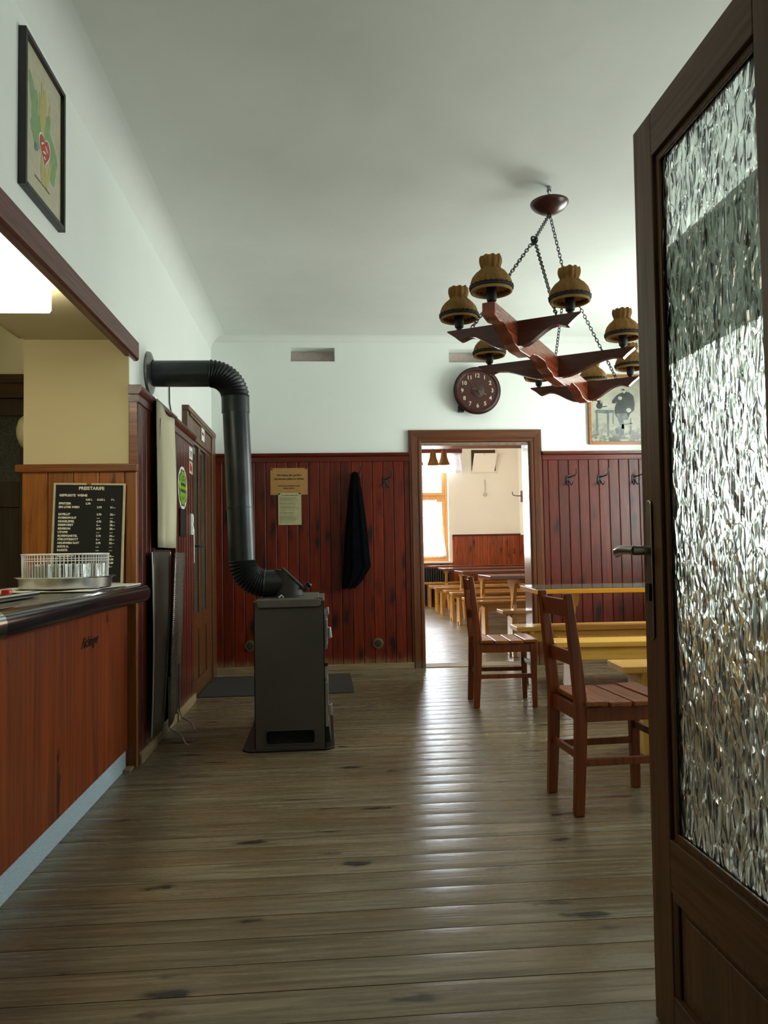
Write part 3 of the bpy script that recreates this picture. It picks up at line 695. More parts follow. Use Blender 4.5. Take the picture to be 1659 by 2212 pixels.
mb = MB(); mb.text('Jugendschutzbestimmungen',.013,T((0,-.002,.118))@TX,'CENTER',.0002,0,.0005)
random.seed(3)
zz = .10
while zz > -.13:
    if random.random() < .8:
        a = -.092; b = .09-random.random()*.06
        mb.box(a,b,-.0019,-.0016,zz,zz+.0032)
    zz -= .0078
mb.build('lettering', M['inkg'], s, smooth=None); pin(-.093,.136,s); pin(.093,.139,s)
# ------------------------------------------------------------------ coat hooks + hanging black cloth
def hook(x, z, label):
    s = thing('coat_hook', label, 'coat hook', (x, D1-.022, z), 0, 'coat hooks on the back panelling')
    MB().prism([(-.018,.03),(-.012,.045),(.012,.045),(.018,.03),(.022,-.01),(.012,-.045),(-.012,-.045),(-.022,-.01)],'y',-.008,0).build('back_plate', M['iron'], s, bevel=.002)
    MB().tube([(0,-.005,.02),(.02,-.04,.025),(.045,-.075,.035),(.055,-.09,.06),(.055,-.088,.095)],[.007,.006,.005,.005,.007],8).build('long_arm', M['black'], s)
    for sg in (-1,1): MB().tube([(0,-.005,0),(sg*.012,-.02,-.03),(sg*.018,-.035,-.052),(sg*.026,-.05,-.045),(sg*.028,-.055,-.02)],.005,8).build('short_arm', M['black'], s)
hook(.566,1.70,'black iron coat hook left of the doorway, nothing on it')
hook(2.275,1.70,'black iron coat hook right of the doorway, nearest the frame')
hook(2.575,1.70,'middle black iron coat hook right of the doorway')
hook(2.905,1.70,'black iron coat hook nearest the entrance door edge')
hook(.285,1.74,'iron coat hook that carries the black cloth')
s = thing('hanging_cloth', 'black cloth hanging from a hook on the red panelling', 'cloth', (.285, D1-.05, 0))
L_ = [(1.79,-.012,.014),(1.775,-.028,.032),(1.73,-.038,.048),(1.60,-.055,.062),(1.40,-.075,.088),(1.20,-.095,.108),(1.0,-.105,.122),(.93,-.112,.130),(.86,-.118,.085),(.80,-.125,.045),(.745,-.125,-.02)]
n = 64; mb = MB(); rings = []
for i,(z,a,b) in enumerate(L_):
    cx, wx_ = (a+b)/2, (b-a)/2; ring = []
    for k in range(n):
        t = 2*PI*k/n; amp = min(1,i/4)
        fold = 1+.16*amp*math.sin(7*t+.6*i*.4)+.08*amp*math.sin(13*t+i*.3)
        ring.append((cx+wx_*math.cos(t)*(1+.05*amp*math.sin(9*t)), -.005-.03*min(1,(i+1)/3)*(1+math.sin(t)*fold), z+(.012*math.sin(5*t+i) if i > 8 else 0)))
    rings.append(mb.pts(ring))
for i in range(len(rings)-1):
    for k in range(n): mb.face([rings[i][k],rings[i][(k+1)%n],rings[i+1][(k+1)%n],rings[i+1][k]])
mb.face(rings[0]); mb.face(rings[-1][::-1])
mb.build('cloth_drape', M['cloth_black'], s, smooth=60)
# ------------------------------------------------------------------ clock
ck = thing('wall_clock', 'round dark wooden wall clock with ivory numerals above the doorway', 'clock', (1.427, D1-.02, 2.528))
CM = R(PI/2,'X')
MB().lathe([(.0,-.02),(.17,-.02),(.19,.0),(.21,.03),(.215,.05),(.217,.062),(.205,.074),(.19,.078),(.182,.070),(.178,.066),(0,.066)],64,CM).build('case', M['clock_wood'], ck, smooth=30)
MB().lathe([(.219,.045),(.221,.055),(.219,.065),(.213,.07),(.213,.045)],64,CM,close=True).build('outer_rim', M['black'], ck)
MB().box(-.17,-.12,-.03,.02,-.19,-.13).build('bracket', M['black'], ck)
MB().lathe([(0,.0675),(.062,.0675),(.064,.0662)],40,CM).build('centre_medallion', plain('carved_medallion',(.035,.010,.006),.5,0,.5,120,.8,120), ck)
for h in range(1,13):
    a = PI/2-h*PI/6; q = .140
    MB().text(str(h), .052, T((q*math.cos(a), -.0675, q*math.sin(a)-.018))@TX, 'CENTER', .001, 0, .0008).build('numeral', M['letter_gold'], ck, smooth=None)
def hand(ang, L, tail, wd, y, spade):
    mb = MB(); d = Vector((math.sin(ang),0,math.cos(ang))); p = Vector((math.cos(ang),0,-math.sin(ang)))
    pts = [(-tail,wd*1.6),(-.012,wd*.6),(L*.6,wd*.6),(L*.72,wd*(3 if spade else .8)),(L,0)]
    poly = [d*a+p*b for a,b in pts]+[d*a-p*b for a,b in pts[-2::-1]]
    mb.prism([(v.x,v.z) for v in poly],'y',y-.001,y+.001); return mb
hand(math.radians(-40),.140,.055,.0022,-.073,False).build('minute_hand', M['brass'], ck, smooth=None)
hand(math.radians(116),.098,.05,.0028,-.070,True).build('hour_hand', M['brass'], ck, smooth=None)
MB().lathe([(0,.078),(.008,.078),(.009,.067)],16,CM).build('hand_hub', M['black'], ck)
# ------------------------------------------------------------------ framed pictures
def frame_mb(x0,x1,z0,z1,w,t0,t1):
    return MB().box(x0,x0+w,-t1,t0,z0,z1).box(x1-w,x1,-t1,t0,z0,z1).box(x0+w,x1-w,-t1,t0,z0,z0+w).box(x0+w,x1-w,-t1,t0,z1-w,z1)
pf = thing('framed_picture', 'framed black-and-white picture of a seated person beside a table', 'picture', (2.49, D1, 2.03))
PW, PH = .62, .66
frame_mb(0,PW,0,PH,.026,0,.028).build('picture_frame', wood('picture_frame_wood',(.20,.06,.012),(.34,.12,.025),'x'), pf, bevel=.003)
def photo_bg():
    n = NT('sepia_photo'); co = n.coord(); k = n.noise(co, 7, 6, .65); k2 = n.noise(n.mapping(co,(1,1,1)), 30, 4, .7)
    sep = n.t.nodes.new('ShaderNodeSeparateXYZ'); n.put(sep.inputs[0], co)
    low = n.rng(sep.outputs[2], .05, .33, 1, 0)
    bgc = n.mix(n.rng(k,.3,.7), (.26,.26,.20), (.44,.43,.34))
    ctx = n.mix(n.math('MULTIPLY', low, n.rng(n.math('ADD', k, n.math('MULTIPLY',k2,.5)), .65, .85)), bgc, (.06,.07,.065))
    n.set(color=ctx, rough=.25); return n.m
box(.026,PW-.026,-.012,-.006,.026,PH-.026).build('photo_print', photo_bg(), pf)
PK = plain('photo_black',(.022,.026,.026),.3,0,.4,30); PG = plain('photo_grey',(.10,.12,.12),.3,0,.4,20); PL = plain('photo_light',(.34,.34,.28),.3,0,.25,30)
def fig(name, polys, mat, y=-.0125):
    mb = MB()
    for q in polys: mb.prism(q,'y',y-.0004,y)
    mb.build(name, mat, pf, smooth=None)
# picture plane: x 0..PW, z 0..PH (pixel scale ~.0345/px from 1270,960 -> .00429 m per px)
q = lambda x,z: ((x-1270)*.00421, (960-z)*.00424)
E_ = lambda cx,cz,rx,rz,n=20: [q(cx+rx*math.cos(2*PI*k/n), cz+rz*math.sin(2*PI*k/n)) for k in range(n)]
fig('figure_coat', [[q(1342,847),q(1335,852),q(1326,862),q(1325,868),q(1332,869),q(1336,866),q(1332,876),q(1330,888),q(1334,898),q(1344,906),q(1360,905),q(1366,892),q(1376,884),q(1378,868),q(1375,852),q(1366,844),q(1356,842)]], PK)
fig('figure_legs', [[q(1334,892),q(1340,912),q(1346,925),q(1352,926),q(1350,906),q(1362,904),q(1358,890)], [q(1346,915),q(1352,915),q(1350,945),q(1345,945)]], PG, -.0130)
fig('figure_head', [E_(1352,833,7,10)], PL, -.0131)
fig('figure_hair', [[q(1344,828),q(1346,822),q(1356,821),q(1360,827),q(1360,833),q(1357,828),q(1347,827)], E_(1352,838,4,2)], PK, -.0136)
fig('figure_hand', [E_(1344,857,5,4)], PL, -.0136); fig('figure_hand', [E_(1363,884,6,5)], PL, -.0136); fig('figure_collar', [[q(1349,843),q(1354,847),q(1359,841),q(1357,839),q(1353,843)]], PL, -.0136)
fig('table_drawing', [[q(1285,886),q(1290,882),q(1330,884),q(1328,888),q(1317,892),q(1286,889)], [q(1288,888),q(1292,889),q(1292,935),q(1287,935)], [q(1313,892),q(1318,891),q(1317,943),q(1312,943)], [q(1326,888),q(1329,887),q(1328,915),q(1325,915)]], PG)
fig('jug_drawing', [E_(1296,874,7,7), [q(1291,862),q(1300,862),q(1298,869),q(1293,869)], [q(1300,863),q(1304,868),q(1302,876),q(1301,876),q(1302,868)], [q(1303,875),q(1314,874),q(1314,876),q(1303,877)]], PK, -.0131)
fig('chair_drawing', [[q(1366,902),q(1369,902),q(1368,942),q(1363,940)], [q(1348,915),q(1372,912),q(1372,914),q(1348,918)], [q(1330,925),q(1345,920),q(1348,935),q(1333,937)]], PG, -.0128)
# left wall picture
pl = thing('framed_picture', 'black framed print of green leaves and a red gingerbread heart', 'picture', (-1.0, 2.817, 2.313))
LW, LH = .405, .545
def fx(y0,y1,z0,z1,x0,x1,Mm=None): return (x0,x1,y0,y1,z0,z1)
hw = LW/2
MB().box(.0,.026,-hw,-hw+.018,0,LH).box(0,.026,hw-.018,hw,0,LH).box(0,.026,-hw+.018,hw-.018,0,.018).box(0,.026,-hw+.018,hw-.018,LH-.018,LH).build('picture_frame', M['blackframe'], pl, bevel=.002)
box(.006,.012,-hw+.018,hw-.018,.018,LH-.018).build('print_sheet', M['paper3'], pl)
GL1 = plain('leaf_green',(.20,.33,.15),.6); GL2 = plain('straw',(.42,.38,.14),.6); HR = plain('heart_red',(.42,.06,.04),.6); GY = plain('bluish',(.13,.2,.26),.6)
def blob(name, polys, mat, x):
    mb = MB()
    for i_, p_ in enumerate(polys): mb.prism(p_,'x',x,x+.0002+.00004*i_)
    mb.build(name, mat, pl, smooth=None)
rnd = random.Random(5)
def leaf(cy,cz,L,W,a):
    pts = []
    for k in range(12):
        t = 2*PI*k/12; u = L*math.cos(t)*.5; v = W*math.sin(t)*.5*(1-.3*math.cos(t)); u += rnd.uniform(-.004,.004)
        pts.append((cy+u*math.cos(a)-v*math.sin(a), cz+u*math.sin(a)+v*math.cos(a)))
    return pts
blob('leaf_shapes', [leaf(-.10,.36,.17,.06,2.0), leaf(-.08,.33,.15,.06,1.4), leaf(-.05,.28,.17,.08,.6), leaf(.08,.27,.16,.07,2.4), leaf(.10,.22,.13,.06,1.6), leaf(.03,.31,.16,.06,1.1), leaf(-.05,.23,.1,.06,.2), leaf(.09,.17,.08,.05,1.9)], GL1, .0121)
blob('straw_shapes', [leaf(.0,.37,.16,.06,1.4), leaf(-.02,.33,.18,.04,1.8), leaf(.03,.15,.12,.03,1.5), leaf(.06,.16,.13,.02,1.2), leaf(-.01,.14,.10,.03,1.7), leaf(-.02,.43,.06,.006,1.5), leaf(.06,.40,.06,.006,1.2)], GL2, .0125)
heart = [(.012+.052*(16*math.sin(t)**3)/16, .225+.052*(13*math.cos(t)-5*math.cos(2*t)-2*math.cos(3*t)-math.cos(4*t))/14) for t in [2*PI*k/40 for k in range(40)]]
sc_ = lambda pts,f,c=(.012,.225): [((a-c[0])*f+c[0],(b-c[1])*f+c[1]) for a,b in pts]
blob('heart_border', [sc_(heart,1.12)], M['white'], .0129); blob('heart', [heart], HR, .0133)
blob('heart_lace', [leaf(-.01,.24,.03,.008,.5), leaf(.03,.235,.03,.008,-.5), leaf(.01,.215,.03,.008,.2), leaf(.012,.195,.02,.008,0)], M['white'], .0137)
blob('blue_bell', [leaf(-.07,.195,.035,.03,0)], GY, .0133)
MB().text('Lebzelterherz mit Feldblumen', .0125, T((.0124,-.085,.085))@R(PI/2,'Z')@R(PI/2,'X')).build('caption', M['inkg'], pl, smooth=None)
# ------------------------------------------------------------------ bar counter
bc = thing('bar_counter', 'reddish veneered bar counter with dark polished edge, left', 'bar counter', (-1.0, 2.6, 0))
YA, YB = 1.15-2.6, 4.04-2.6
box(-.02,.004,YA,YB,.10,.84).build('front_panel', M['counter'], bc, bevel=.002)
box(-.06,-.004,YA,YB-.0,.0,.10).build('plinth', M['plinth'], bc, bevel=.002)
box(-.02,.03,1.38,YB+.02,0,.012).build('floor_strip', M['skirt_y'], bc)
nz = [(-.10,.921),(.075,.921),(.10,.915),(.113,.902),(.118,.885),(.116,.862),(.106,.845),(.085,.835),(.0,.835),(-.10,.835)]
MB().prism(nz,'y',YA,YB+.018).build('edge_nosing', M['nose'], bc, bevel=.006, smooth=50, seg=3)
nz2 = [(a*1.02 if a>0 else a, .878+(b-.878)*1.06) for a,b in nz]
MB().prism(nz2,'y',2.12-2.6,2.255-2.6).build('chrome_joint', M['chrome'], bc, bevel=.004, smooth=50)
box(-.72,.06,YA,YB+.02,.915,.923).build('worktop', M['steel'], bc, bevel=.002)
box(-.70,-.68,YA,YB,.0,.915).build('back_panel', M['dark_wood'], bc)
mb = MB().text('Aichinger',.062,T((.0045,3.29-2.6,.69))@R(PI/2,'Z')@R(PI/2,'X'),'LEFT',.0015,.35,.0008)
e = mb.build('emblem', plain('dark_chrome',(.16,.15,.15),.2,.9), bc, smooth=None); e['label'] = 'small slanted metal script emblem'
# red cap, steel drainer, cloths, tray, basket, glasses
tag(MB().prism([(-1.60,3.02),(-1.24,3.02),(-1.22,3.05),(-1.22,3.12),(-1.24,3.15),(-1.60,3.15)],'z',.923,.930).build('folded_paper', M['paper2']), 'cream folded paper on counter behind the red cap', 'paper')
def drainer():
    s = thing('sink_cover', 'dark raised steel sink cover on the counter, near left', 'sink cover', (-1.17,2.72,.9245))
    MB().box(-.26,.13,-.45,.20,.0,.012).build('cover_plate', M['nose'], s, bevel=.005)
    MB().tube([(.13,-.45,.0125),(.13,.20,.0125)],.011,10).build('rolled_edge', M['chrome'], s)
drainer()
s = thing('bottle_stopper', 'small red cap lying on the counter by the tray', 'cap', (-1.115,2.84,.9355))
MB().lathe([(0,0),(.016,0),(.0175,.004),(.0175,.018),(.016,.021),(0,.021)],20).build('cap_body', M['red'], s)
MB().lathe([(.018,.003),(.019,.005),(.018,.008)],20).build('cap_ring', M['red'], s)
def clothm(name, label, x0,x1,y0,y1,z,mat,seed,cat='cloth'):
    rd = random.Random(seed)
    ph = [rd.uniform(0,6) for _ in range(4)]
    def f(u,v):
        ex = .012*math.sin(9*v+ph[0])*(1 if u in (0,1) else 0)
        return (x0+(x1-x0)*u+ex, y0+(y1-y0)*v+.01*math.sin(7*u+ph[1]), z+.003+.0025*math.sin(14*u+ph[2])*math.cos(11*v+ph[3]))
    return tag(MB().grid(f,14,14).build(name, mat, solid=.002, smooth=60), label, cat)
M['linen'] = plain('white_linen', (.55,.54,.48), .9, 0, .12, 40)
clothm('dish_towel','white dish towel spread under the round tray',-1.42,-.945,3.22,3.80,.926,M['linen'],1,'towel')
tag(MB().box(-1.06,-.925,3.74,4.03,.923,.929).build('order_pad', M['white'], bevel=.001), 'white paper pad lying at far end of the counter', 'paper pad')
s = thing('round_tray', 'round shiny aluminium tray under the wire basket', 'tray', (-1.115,3.47,.934))
MB().lathe([(0,0),(.180,0),(.186,.004),(.190,.044),(.203,.047),(.205,.051),(.198,.051),(.186,.047),(.181,.008),(0,.006)],56).build('tray_body', M['alu'], s, smooth=40)
s = thing('wire_basket', 'round white wire basket holding glasses on the aluminium tray', 'basket', (-1.115,3.47,.943))
rb = .172
def ringp(r,z,n=48): return [(r*math.cos(2*PI*k/n), r*math.sin(2*PI*k/n), z) for k in range(n)]
MB().tube(ringp(rb+.004,.136),.0035,6,loop=True).build('top_hoop', M['whitewire'], s)
mb = MB()
for z in (.004,.022,.036,.108,.118): mb.tube(ringp(rb,z),.0013,5,loop=True)
mb.build('side_hoops', M['whitewire'], s)
mb = MB()
for k in range(72):
    a = 2*PI*k/72; mb.tube([(rb*math.cos(a),rb*math.sin(a),.002),((rb+.003)*math.cos(a),(rb+.003)*math.sin(a),.136)],.0012,4)
for k in range(-8,9):
    y_ = k*.02; xx = math.sqrt(max(0,rb**2-y_**2)); mb.tube([(-xx,y_,.003),(xx,y_,.003)],.0012,4)
mb.build('upright_wires', M['whitewire'], s)
gl = thing('drinking_glass', 'clear drinking glass upside down in the white wire basket', 'glass', (0,0,0), 0, 'glasses in the wire basket')
MB().lathe([(.029,0),(.031,0),(.027,.088),(0,.090),(0,.080),(.025,.079)],20).build('tumbler', M['glassware'], gl)
sp = []
for rr,nn in ((.135,12),(.07,6),(0,1)):
    for k in range(nn): sp.append((rr*math.cos(2*PI*k/nn+.2),rr*math.sin(2*PI*k/nn+.2)))
for i,(a,b) in enumerate(sp):
    loc = (-1.115+a,3.47+b,.9497)
    if i == 0: gl.location = loc
    else: dup(gl, loc, 0, gl['label'])
# price board
pb = thing('price_board', 'black letter board with white wine price list in cream frame', 'price board', (-1.197,4.045,.926), 0)
pb.rotation_euler = (math.radians(-2.5),math.radians(1.2),0)
hb = .178; PBH = .515
MB().box(-hb,-hb+.010,-.012,0,0,PBH).box(hb-.010,hb,-.012,0,0,PBH).box(-hb+.01,-.016,-.012,0,PBH-.010,PBH).box(.008,hb-.01,-.012,0,PBH-.010,PBH).box(-hb+.01,hb-.01,-.012,0,0,.01).build('board_frame', M['boardframe'], pb, bevel=.001)
mb = MB().box(-hb+.01,hb-.01,-.006,-.001,.01,PBH-.010); z = .014
while z < PBH-.014: mb.box(-hb+.012,hb-.012,-.0072,-.006,z,z+.0038); z += .0056
mb.build('grooved_felt', M['board'], pb, smooth=None)
rows = [('PREISTARIFE',450,232,62),('GEPFLEGTE  WEINE',105,355,42)]
pxm = 2*hb/1295.0
mb = MB()
def put(txt,x,y,h): mb.text(txt, h*pxm*1.38, T((-hb+x*pxm,-.0078,PBH-(y+22-130)*pxm))@TX,'LEFT',.0004,0,.0006)
for tx,x,y,h in rows: put(tx,x,y,h)
for x,tx in ((585,'0.25 L'),(790,'0.125 L'),(1045,'F L')): put(tx,x,430,34)
for tx,y,c1_,c2_,c3_ in (('SPRITZER',505,'2.70','',''),('EIN LITER WIEN',572,'','2.70','21.--'),('SATELLIT',705,'','3.70','22.--'),('KOSMOPOLIT',770,'','-.--','-.--'),('RINGELSPIEL',837,'','4.70','28.--'),('RESERVIERT',902,'','6.--','35.--'),('REVISION',970,'','4.70','28.--'),('UTOPIE',1036,'','-.--','-.--'),('ROSENGARTEL',1103,'','5.70','34.--'),('FÜRCHTEGOTT',1168,'','6.--','35.--'),('HAUSWEIN ROT',1235,'','3.70','22.--'),('SPÄTE H.',1302,'','-.--','-.--'),('RAKETE',1367,'','-.--','-.--'),('HESSELBACH',1475,'','','60.--'),('',1535,'','','5.60'),('',1600,'','','5.80'),('',1665,'','','3.--')):
    if tx: put(tx,100,y,38)
    for c_,x in ((c1_,585),(c2_,790),(c3_,1030)):
        if c_: put(c_,x,y,36)
mb.build('lettering', M['letter'], pb, smooth=None)
# ceiling lamp over bar
bl = thing('bar_lamp', 'lit white box lamp under the soffit above the bar', 'ceiling lamp', (-1.235,2.70,2.2))
MB().box(-.095,.095,-.60,.60,-.02,0).build('lamp_base', M['white'], bl)
MB().prism([(-.112,-.02),(.106,-.02),(.106,-.098),(.098,-.108),(-.104,-.108),(-.112,-.098)],'y',-.62,.62).build('diffuser', M['tube_light'], bl, smooth=30)
# passage door and round wall fitting
pd = thing('door_3', 'dark brown door with patterned glass in the passage behind the bar', 'door', (-2.2,5.0,0)); pd['kind'] = 'structure'
MB().box(-.56,.68,-.05,0,2.06,2.21).box(-.56,.68,-.065,0,2.15,2.185).box(-.56,-.42,-.05,0,0,2.06).box(.40,.68,-.05,0,0,2.06).build('frame', wood('passage_door_frame',(.035,.014,.006),(.075,.032,.012),'x'), pd, bevel=.004)
MB().box(-.42,.40,-.03,0,1.95,2.06).box(-.42,-.32,-.03,0,0,1.95).box(.32,.40,-.03,0,0,1.95).box(-.32,.32,-.03,0,1.38,1.54).box(-.32,.32,-.015,0,0,1.38).build('door_leaf', M['dark_wood'], pd, bevel=.003)
box(-.32,.32,-.02,-.012,1.54,1.95).build('glass_pane', M['crumple_dark'], pd)
s = thing('wall_fitting', 'white rounded wall fitting at left edge of the cream bar wall', 'wall fitting', (-1.531,4.225,1.728))
MB().lathe([(0,.072),(.05,.066),(.08,.05),(.10,.02),(.10,0)],28,R(-PI/2,'Y')).build('cover', M['boardframe'], s)
MB().lathe([(.10,0),(.104,.004),(.104,.01),(.10,.012)],28,R(-PI/2,'Y')).build('base_ring', M['white'], s)
# ------------------------------------------------------------------ chairs
def chair(loc, rz, label):
    t = thing('dining_chair', label, 'chair', loc, rz)
    for sg in (-1,1):
        yc = sg*.155
        # rear post, one piece from foot to top
        P_ = [(-.215,0),(-.175,0),(-.158,.25),(-.150,.44),(-.165,.60),(-.200,.885),(-.232,.885),(-.212,.60),(-.200,.44),(-.205,.25)]
        MB().prism(P_,'y',yc-.018,yc+.018).build('rear_leg', M['chair'], t, bevel=.006)
        MB().prism([(.178,0),(.212,0),(.218,.43),(.172,.43)],'y',sg*.165-.019,sg*.165+.019).build('leg', M['chair'], t, bevel=.005)
        MB().box(-.165,.18,sg*.163-.010,sg*.163+.010,.37,.428).build('seat_rail', M['chair'], t, bevel=.003)
        MB().box(-.17,.185,sg*.160-.009,sg*.160+.009,.195,.225).build('stretcher', M['chair'], t, bevel=.003)
    MB().box(.185,.205,-.15,.15,.37,.428).build('seat_rail', M['chair'], t, bevel=.003)
    MB().box(-.185,-.165,-.14,.14,.37,.428).build('seat_rail', M['chair'], t, bevel=.003)
    MB().box(-.190,-.172,-.14,.14,.215,.245).build('stretcher', M['chair'], t, bevel=.003)
    MB().box(.186,.204,-.15,.15,.265,.295).build('stretcher', M['chair'], t, bevel=.003)
    MB().prism([(-.190,.785),(-.206,.86),(-.226,.86),(-.210,.785)],'y',-.14,.14).build('top_rail', M['chair'], t, bevel=.004)
    MB().prism([(-.168,.585),(-.175,.645),(-.193,.645),(-.186,.585)],'y',-.14,.14).build('back_rail', M['chair'], t, bevel=.004)
    for k in range(4):
        a = -.165+k*.1; dz = (.004,-.001,-.001,.004)[k]
        MB().box(a,a+.090,-.195,.195,.430+dz,.452+dz).build('seat_slat', M['chair_seat'], t, bevel=.006, seg=3)
    return t
ch1 = chair((1.185,3.255,0), math.radians(3), 'brown wooden slatted chair nearest the camera, right foreground')
dup(ch1, (1.215,5.385,0), math.radians(-3), 'brown wooden slatted chair farther back, in front of the doorway')
# ------------------------------------------------------------------ tables and benches
def table(loc, rz, L, Wd, z, top, edge, leg, label, group=None, lino_=False):
    t = thing('trestle_table', label, 'table', loc, rz, group)   # origin at the left near corner
    if lino_:
        MB().box(0,L,0,Wd,z-.036,z-.004).build('tabletop', edge, t, bevel=.003)
        MB().box(.006,L-.006,.006,Wd-.006,z-.004,z).build('linoleum', top, t)
    else:
        MB().box(0,L,0,Wd,z-.038,z).build('tabletop', top, t, bevel=.005)
    for xx in (.30, L-.34):
        cy = Wd/2; tz = z-.038
        b = MB(); b.prism([(cy-.17,tz),(cy+.17,tz),(cy+.17,tz-.05),(cy+.13,tz-.105),(cy-.13,tz-.105),(cy-.17,tz-.05)],'x',xx,xx+.05).build('bearer', leg, t, bevel=.005)
        for sg in (-1,1):
            q_ = [(cy-sg*.13,tz-.09),(cy-sg*.045,tz-.09),(cy+sg*.25,0),(cy+sg*.17,0)]
            if sg < 0: q_ = q_[::-1]
            MB().prism(q_,'x',xx+(.002 if sg>0 else .012),xx+(.038 if sg>0 else .048)).build('leg', leg, t, bevel=.004)
    mb = MB(); rr = .022
    mb.box(.20,L-.24,Wd/2-.05,Wd/2+.05,.355,.405)
    mb.build('stretcher', leg, t, bevel=.014, seg=3)
    return t
def bench(loc, rz, L, z, m1, m2, label, group=None, Wd=.27):
    t = thing('wooden_bench', label, 'bench', loc, rz, group)
    MB().box(0,L,0,Wd,z-.034,z).build('seat', m1, t, bevel=.005)
    for yy in (.035,Wd-.055): MB().prism([(.06,z-.034),(L-.06,z-.034),(L-.14,z-.12),(.14,z-.12)],'y',yy,yy+.02).build('apron', m1, t, bevel=.003)
    for xx in (.10,L-.14):
        w0 = Wd/2
        MB().prism([(w0-.12,0),(w0-.05,0),(w0-.05,.03),(w0-.035,.045),(w0+.035,.045),(w0+.05,.03),(w0+.05,0),(w0+.12,0),(w0+.10,z-.12),(w0+.125,z-.034),(w0-.125,z-.034),(w0-.10,z-.12)],'x',xx,xx+.042).build('leg', m2, t, bevel=.004)
    return t
table((1.515,5.52,0), math.radians(-5), 1.75, .68, .775, M['lino'], M['table_edge'], M['bench_v'], 'long table with green linoleum top and orange edge by the doorway', None, True)
bench((1.49,6.0,0), math.radians(-2), 1.85, .455, M['bench'], M['bench_v'], 'yellow pine bench behind the linoleum-topped table, against the panelling')
bench((1.49,4.975,0), math.radians(-4), 1.85, .455, M['bench'], M['bench_v'], 'yellow pine bench in front of the long linoleum-topped table')
bench((1.515,3.90,0), math.radians(-3), 1.80, .455, M['bench'], M['bench_v'], 'yellow pine bench nearest camera, its end just beyond the near chair')
table((1.53,3.30,0), math.radians(-4), 1.75, .62, .775, M['lino'], M['darktop'], M['bench_v'], 'linoleum table with dark edge mostly hidden behind the entrance door', None, True) if False else None
table((1.62,3.16,0), math.radians(0), 1.7, .62, .775, M['lino'], M['darktop'], M['bench_v'], 'linoleum table with dark edge mostly hidden behind the entrance door', None, True)
tb = [((1.75,8.15),.65),((1.80,10.06),.68),((1.83,11.82),.68),((1.90,13.85),.62)]
tl = ['dark-topped trestle table nearest the doorway in the back room','second dark-topped trestle table from the doorway in the back room','third dark-topped trestle table from the doorway in the back room','farthest dark-topped trestle table, in front of the back window']
for (p,wd),lb in zip(tb,tl): table((p[0],p[1],0),0,3.8-p[0],wd,.78,M['darktop'],None,M['bench2_v'],lb)
bs = [(1.74,7.56),(1.76,8.98),(1.745,9.62),(1.785,10.86),(1.79,11.50),(1.79,12.52),(1.80,13.16),(1.85,14.50)]
bl_ = ['front golden bench of the nearest back-room table','rear golden bench of the nearest back-room table','front golden bench of the second back-room table','rear golden bench of the second back-room table','front golden bench of the third back-room table','rear golden bench of the third back-room table','front golden bench of the farthest back-room table','golden bench along the far wall of the back room']
b0 = bench((bs[0][0],bs[0][1],0),0,2.0,.46,M['bench2'],M['bench2_v'],bl_[0])
for (x,y_),lb in zip(bs[1:],bl_[1:]): dup(b0,(x,y_,0),0,lb)
# ------------------------------------------------------------------ back room window, curtains, radiator, lamp
def window_y(name, x0, x1, z0, z1, y, label):
    t = thing(name, label, 'window', ((x0+x1)/2,y,z0)); t['kind'] = 'structure'; h = z1-z0; w2 = (x1-x0)/2
    MB().box(-w2,-w2+.06,0,.07,0,h).box(w2-.06,w2,0,.07,0,h).box(-w2+.06,w2-.06,0,.07,0,.06).box(-w2+.06,w2-.06,0,.07,h-.06,h).box(-w2+.06,w2-.06,0,.07,1.22,1.30).box(-.03,.03,0,.07,.06,h-.06).build('window_frame', M['pine_win'], t, bevel=.004)
    for a,b in ((-w2+.06,-.03),(.03,w2-.06)):
        for c,d in ((.06,1.22),(1.30,h-.06)):
            sh_ = MB().box(a,a+.055,-.02,.03,c,d).box(b-.055,b,-.02,.03,c,d).box(a+.055,b-.055,-.02,.03,c,c+.055).box(a+.055,b-.055,-.02,.03,d-.055,d).build('sash', M['pine_win'], t, bevel=.004)
            box(a+.055,b-.055,.0,.004,c+.055,d-.055).build('glass_pane', M['pane'], sh_)
    return t
window_y('window_1', .9, 2.44, .84, 3.2, D2+.14, 'bright pine-framed window seen through the back doorway')
window_y('added_window_2', -.9, .4, .84, 3.2, D2+.14, 'unseen second pine-framed window, added to light the back room')  # out of view, put in as extra light for the back room
struct(box(.85,2.49,D2-.06,D2+.14,.81,.842).build('trim_18', M['wall2'], bevel=.004), 'window sill under the back room window', 'sill')
def window_x(name, x, y0, y1, z0, z1, label, mat, sgn=1):
    t = thing(name, label, 'window', (x,(y0+y1)/2,z0)); t['kind'] = 'structure'; h = z1-z0; w2 = (y1-y0)/2
    MB().box(0,.06,-w2,-w2+.07,0,h).box(0,.06,w2-.07,w2,0,h).box(0,.06,-w2+.07,w2-.07,0,.07).box(0,.06,-w2+.07,w2-.07,h-.07,h).box(0,.06,-.035,.035,.07,h-.07).box(0,.06,-w2+.07,w2-.07,h*.68,h*.68+.06).build('window_frame', mat, t, bevel=.004)
    for a,b in ((-w2+.07,-.035),(.035,w2-.07)):
        for c,d in ((.07,h*.68),(h*.68+.06,h-.07)): box(.028,.032,a,b,c,d).build('glass_pane', M['pane'], t)
    return t
window_x('window_3', W1+.2, 4.95, 6.45, .9, 2.65, 'window in the right wall by the long table, hidden', M['white'])
window_x('window_4', W1+.2, 2.25, 3.75, .9, 2.65, 'window in the right wall behind the entrance door, hidden', M['white'])
window_x('added_window_5', -1.36, 9.3, 10.7, .9, 3.0, 'unseen side window added to brighten the back room, nearer one', M['pine_win'])  # both side windows are unseen, added so the far wall gets more light
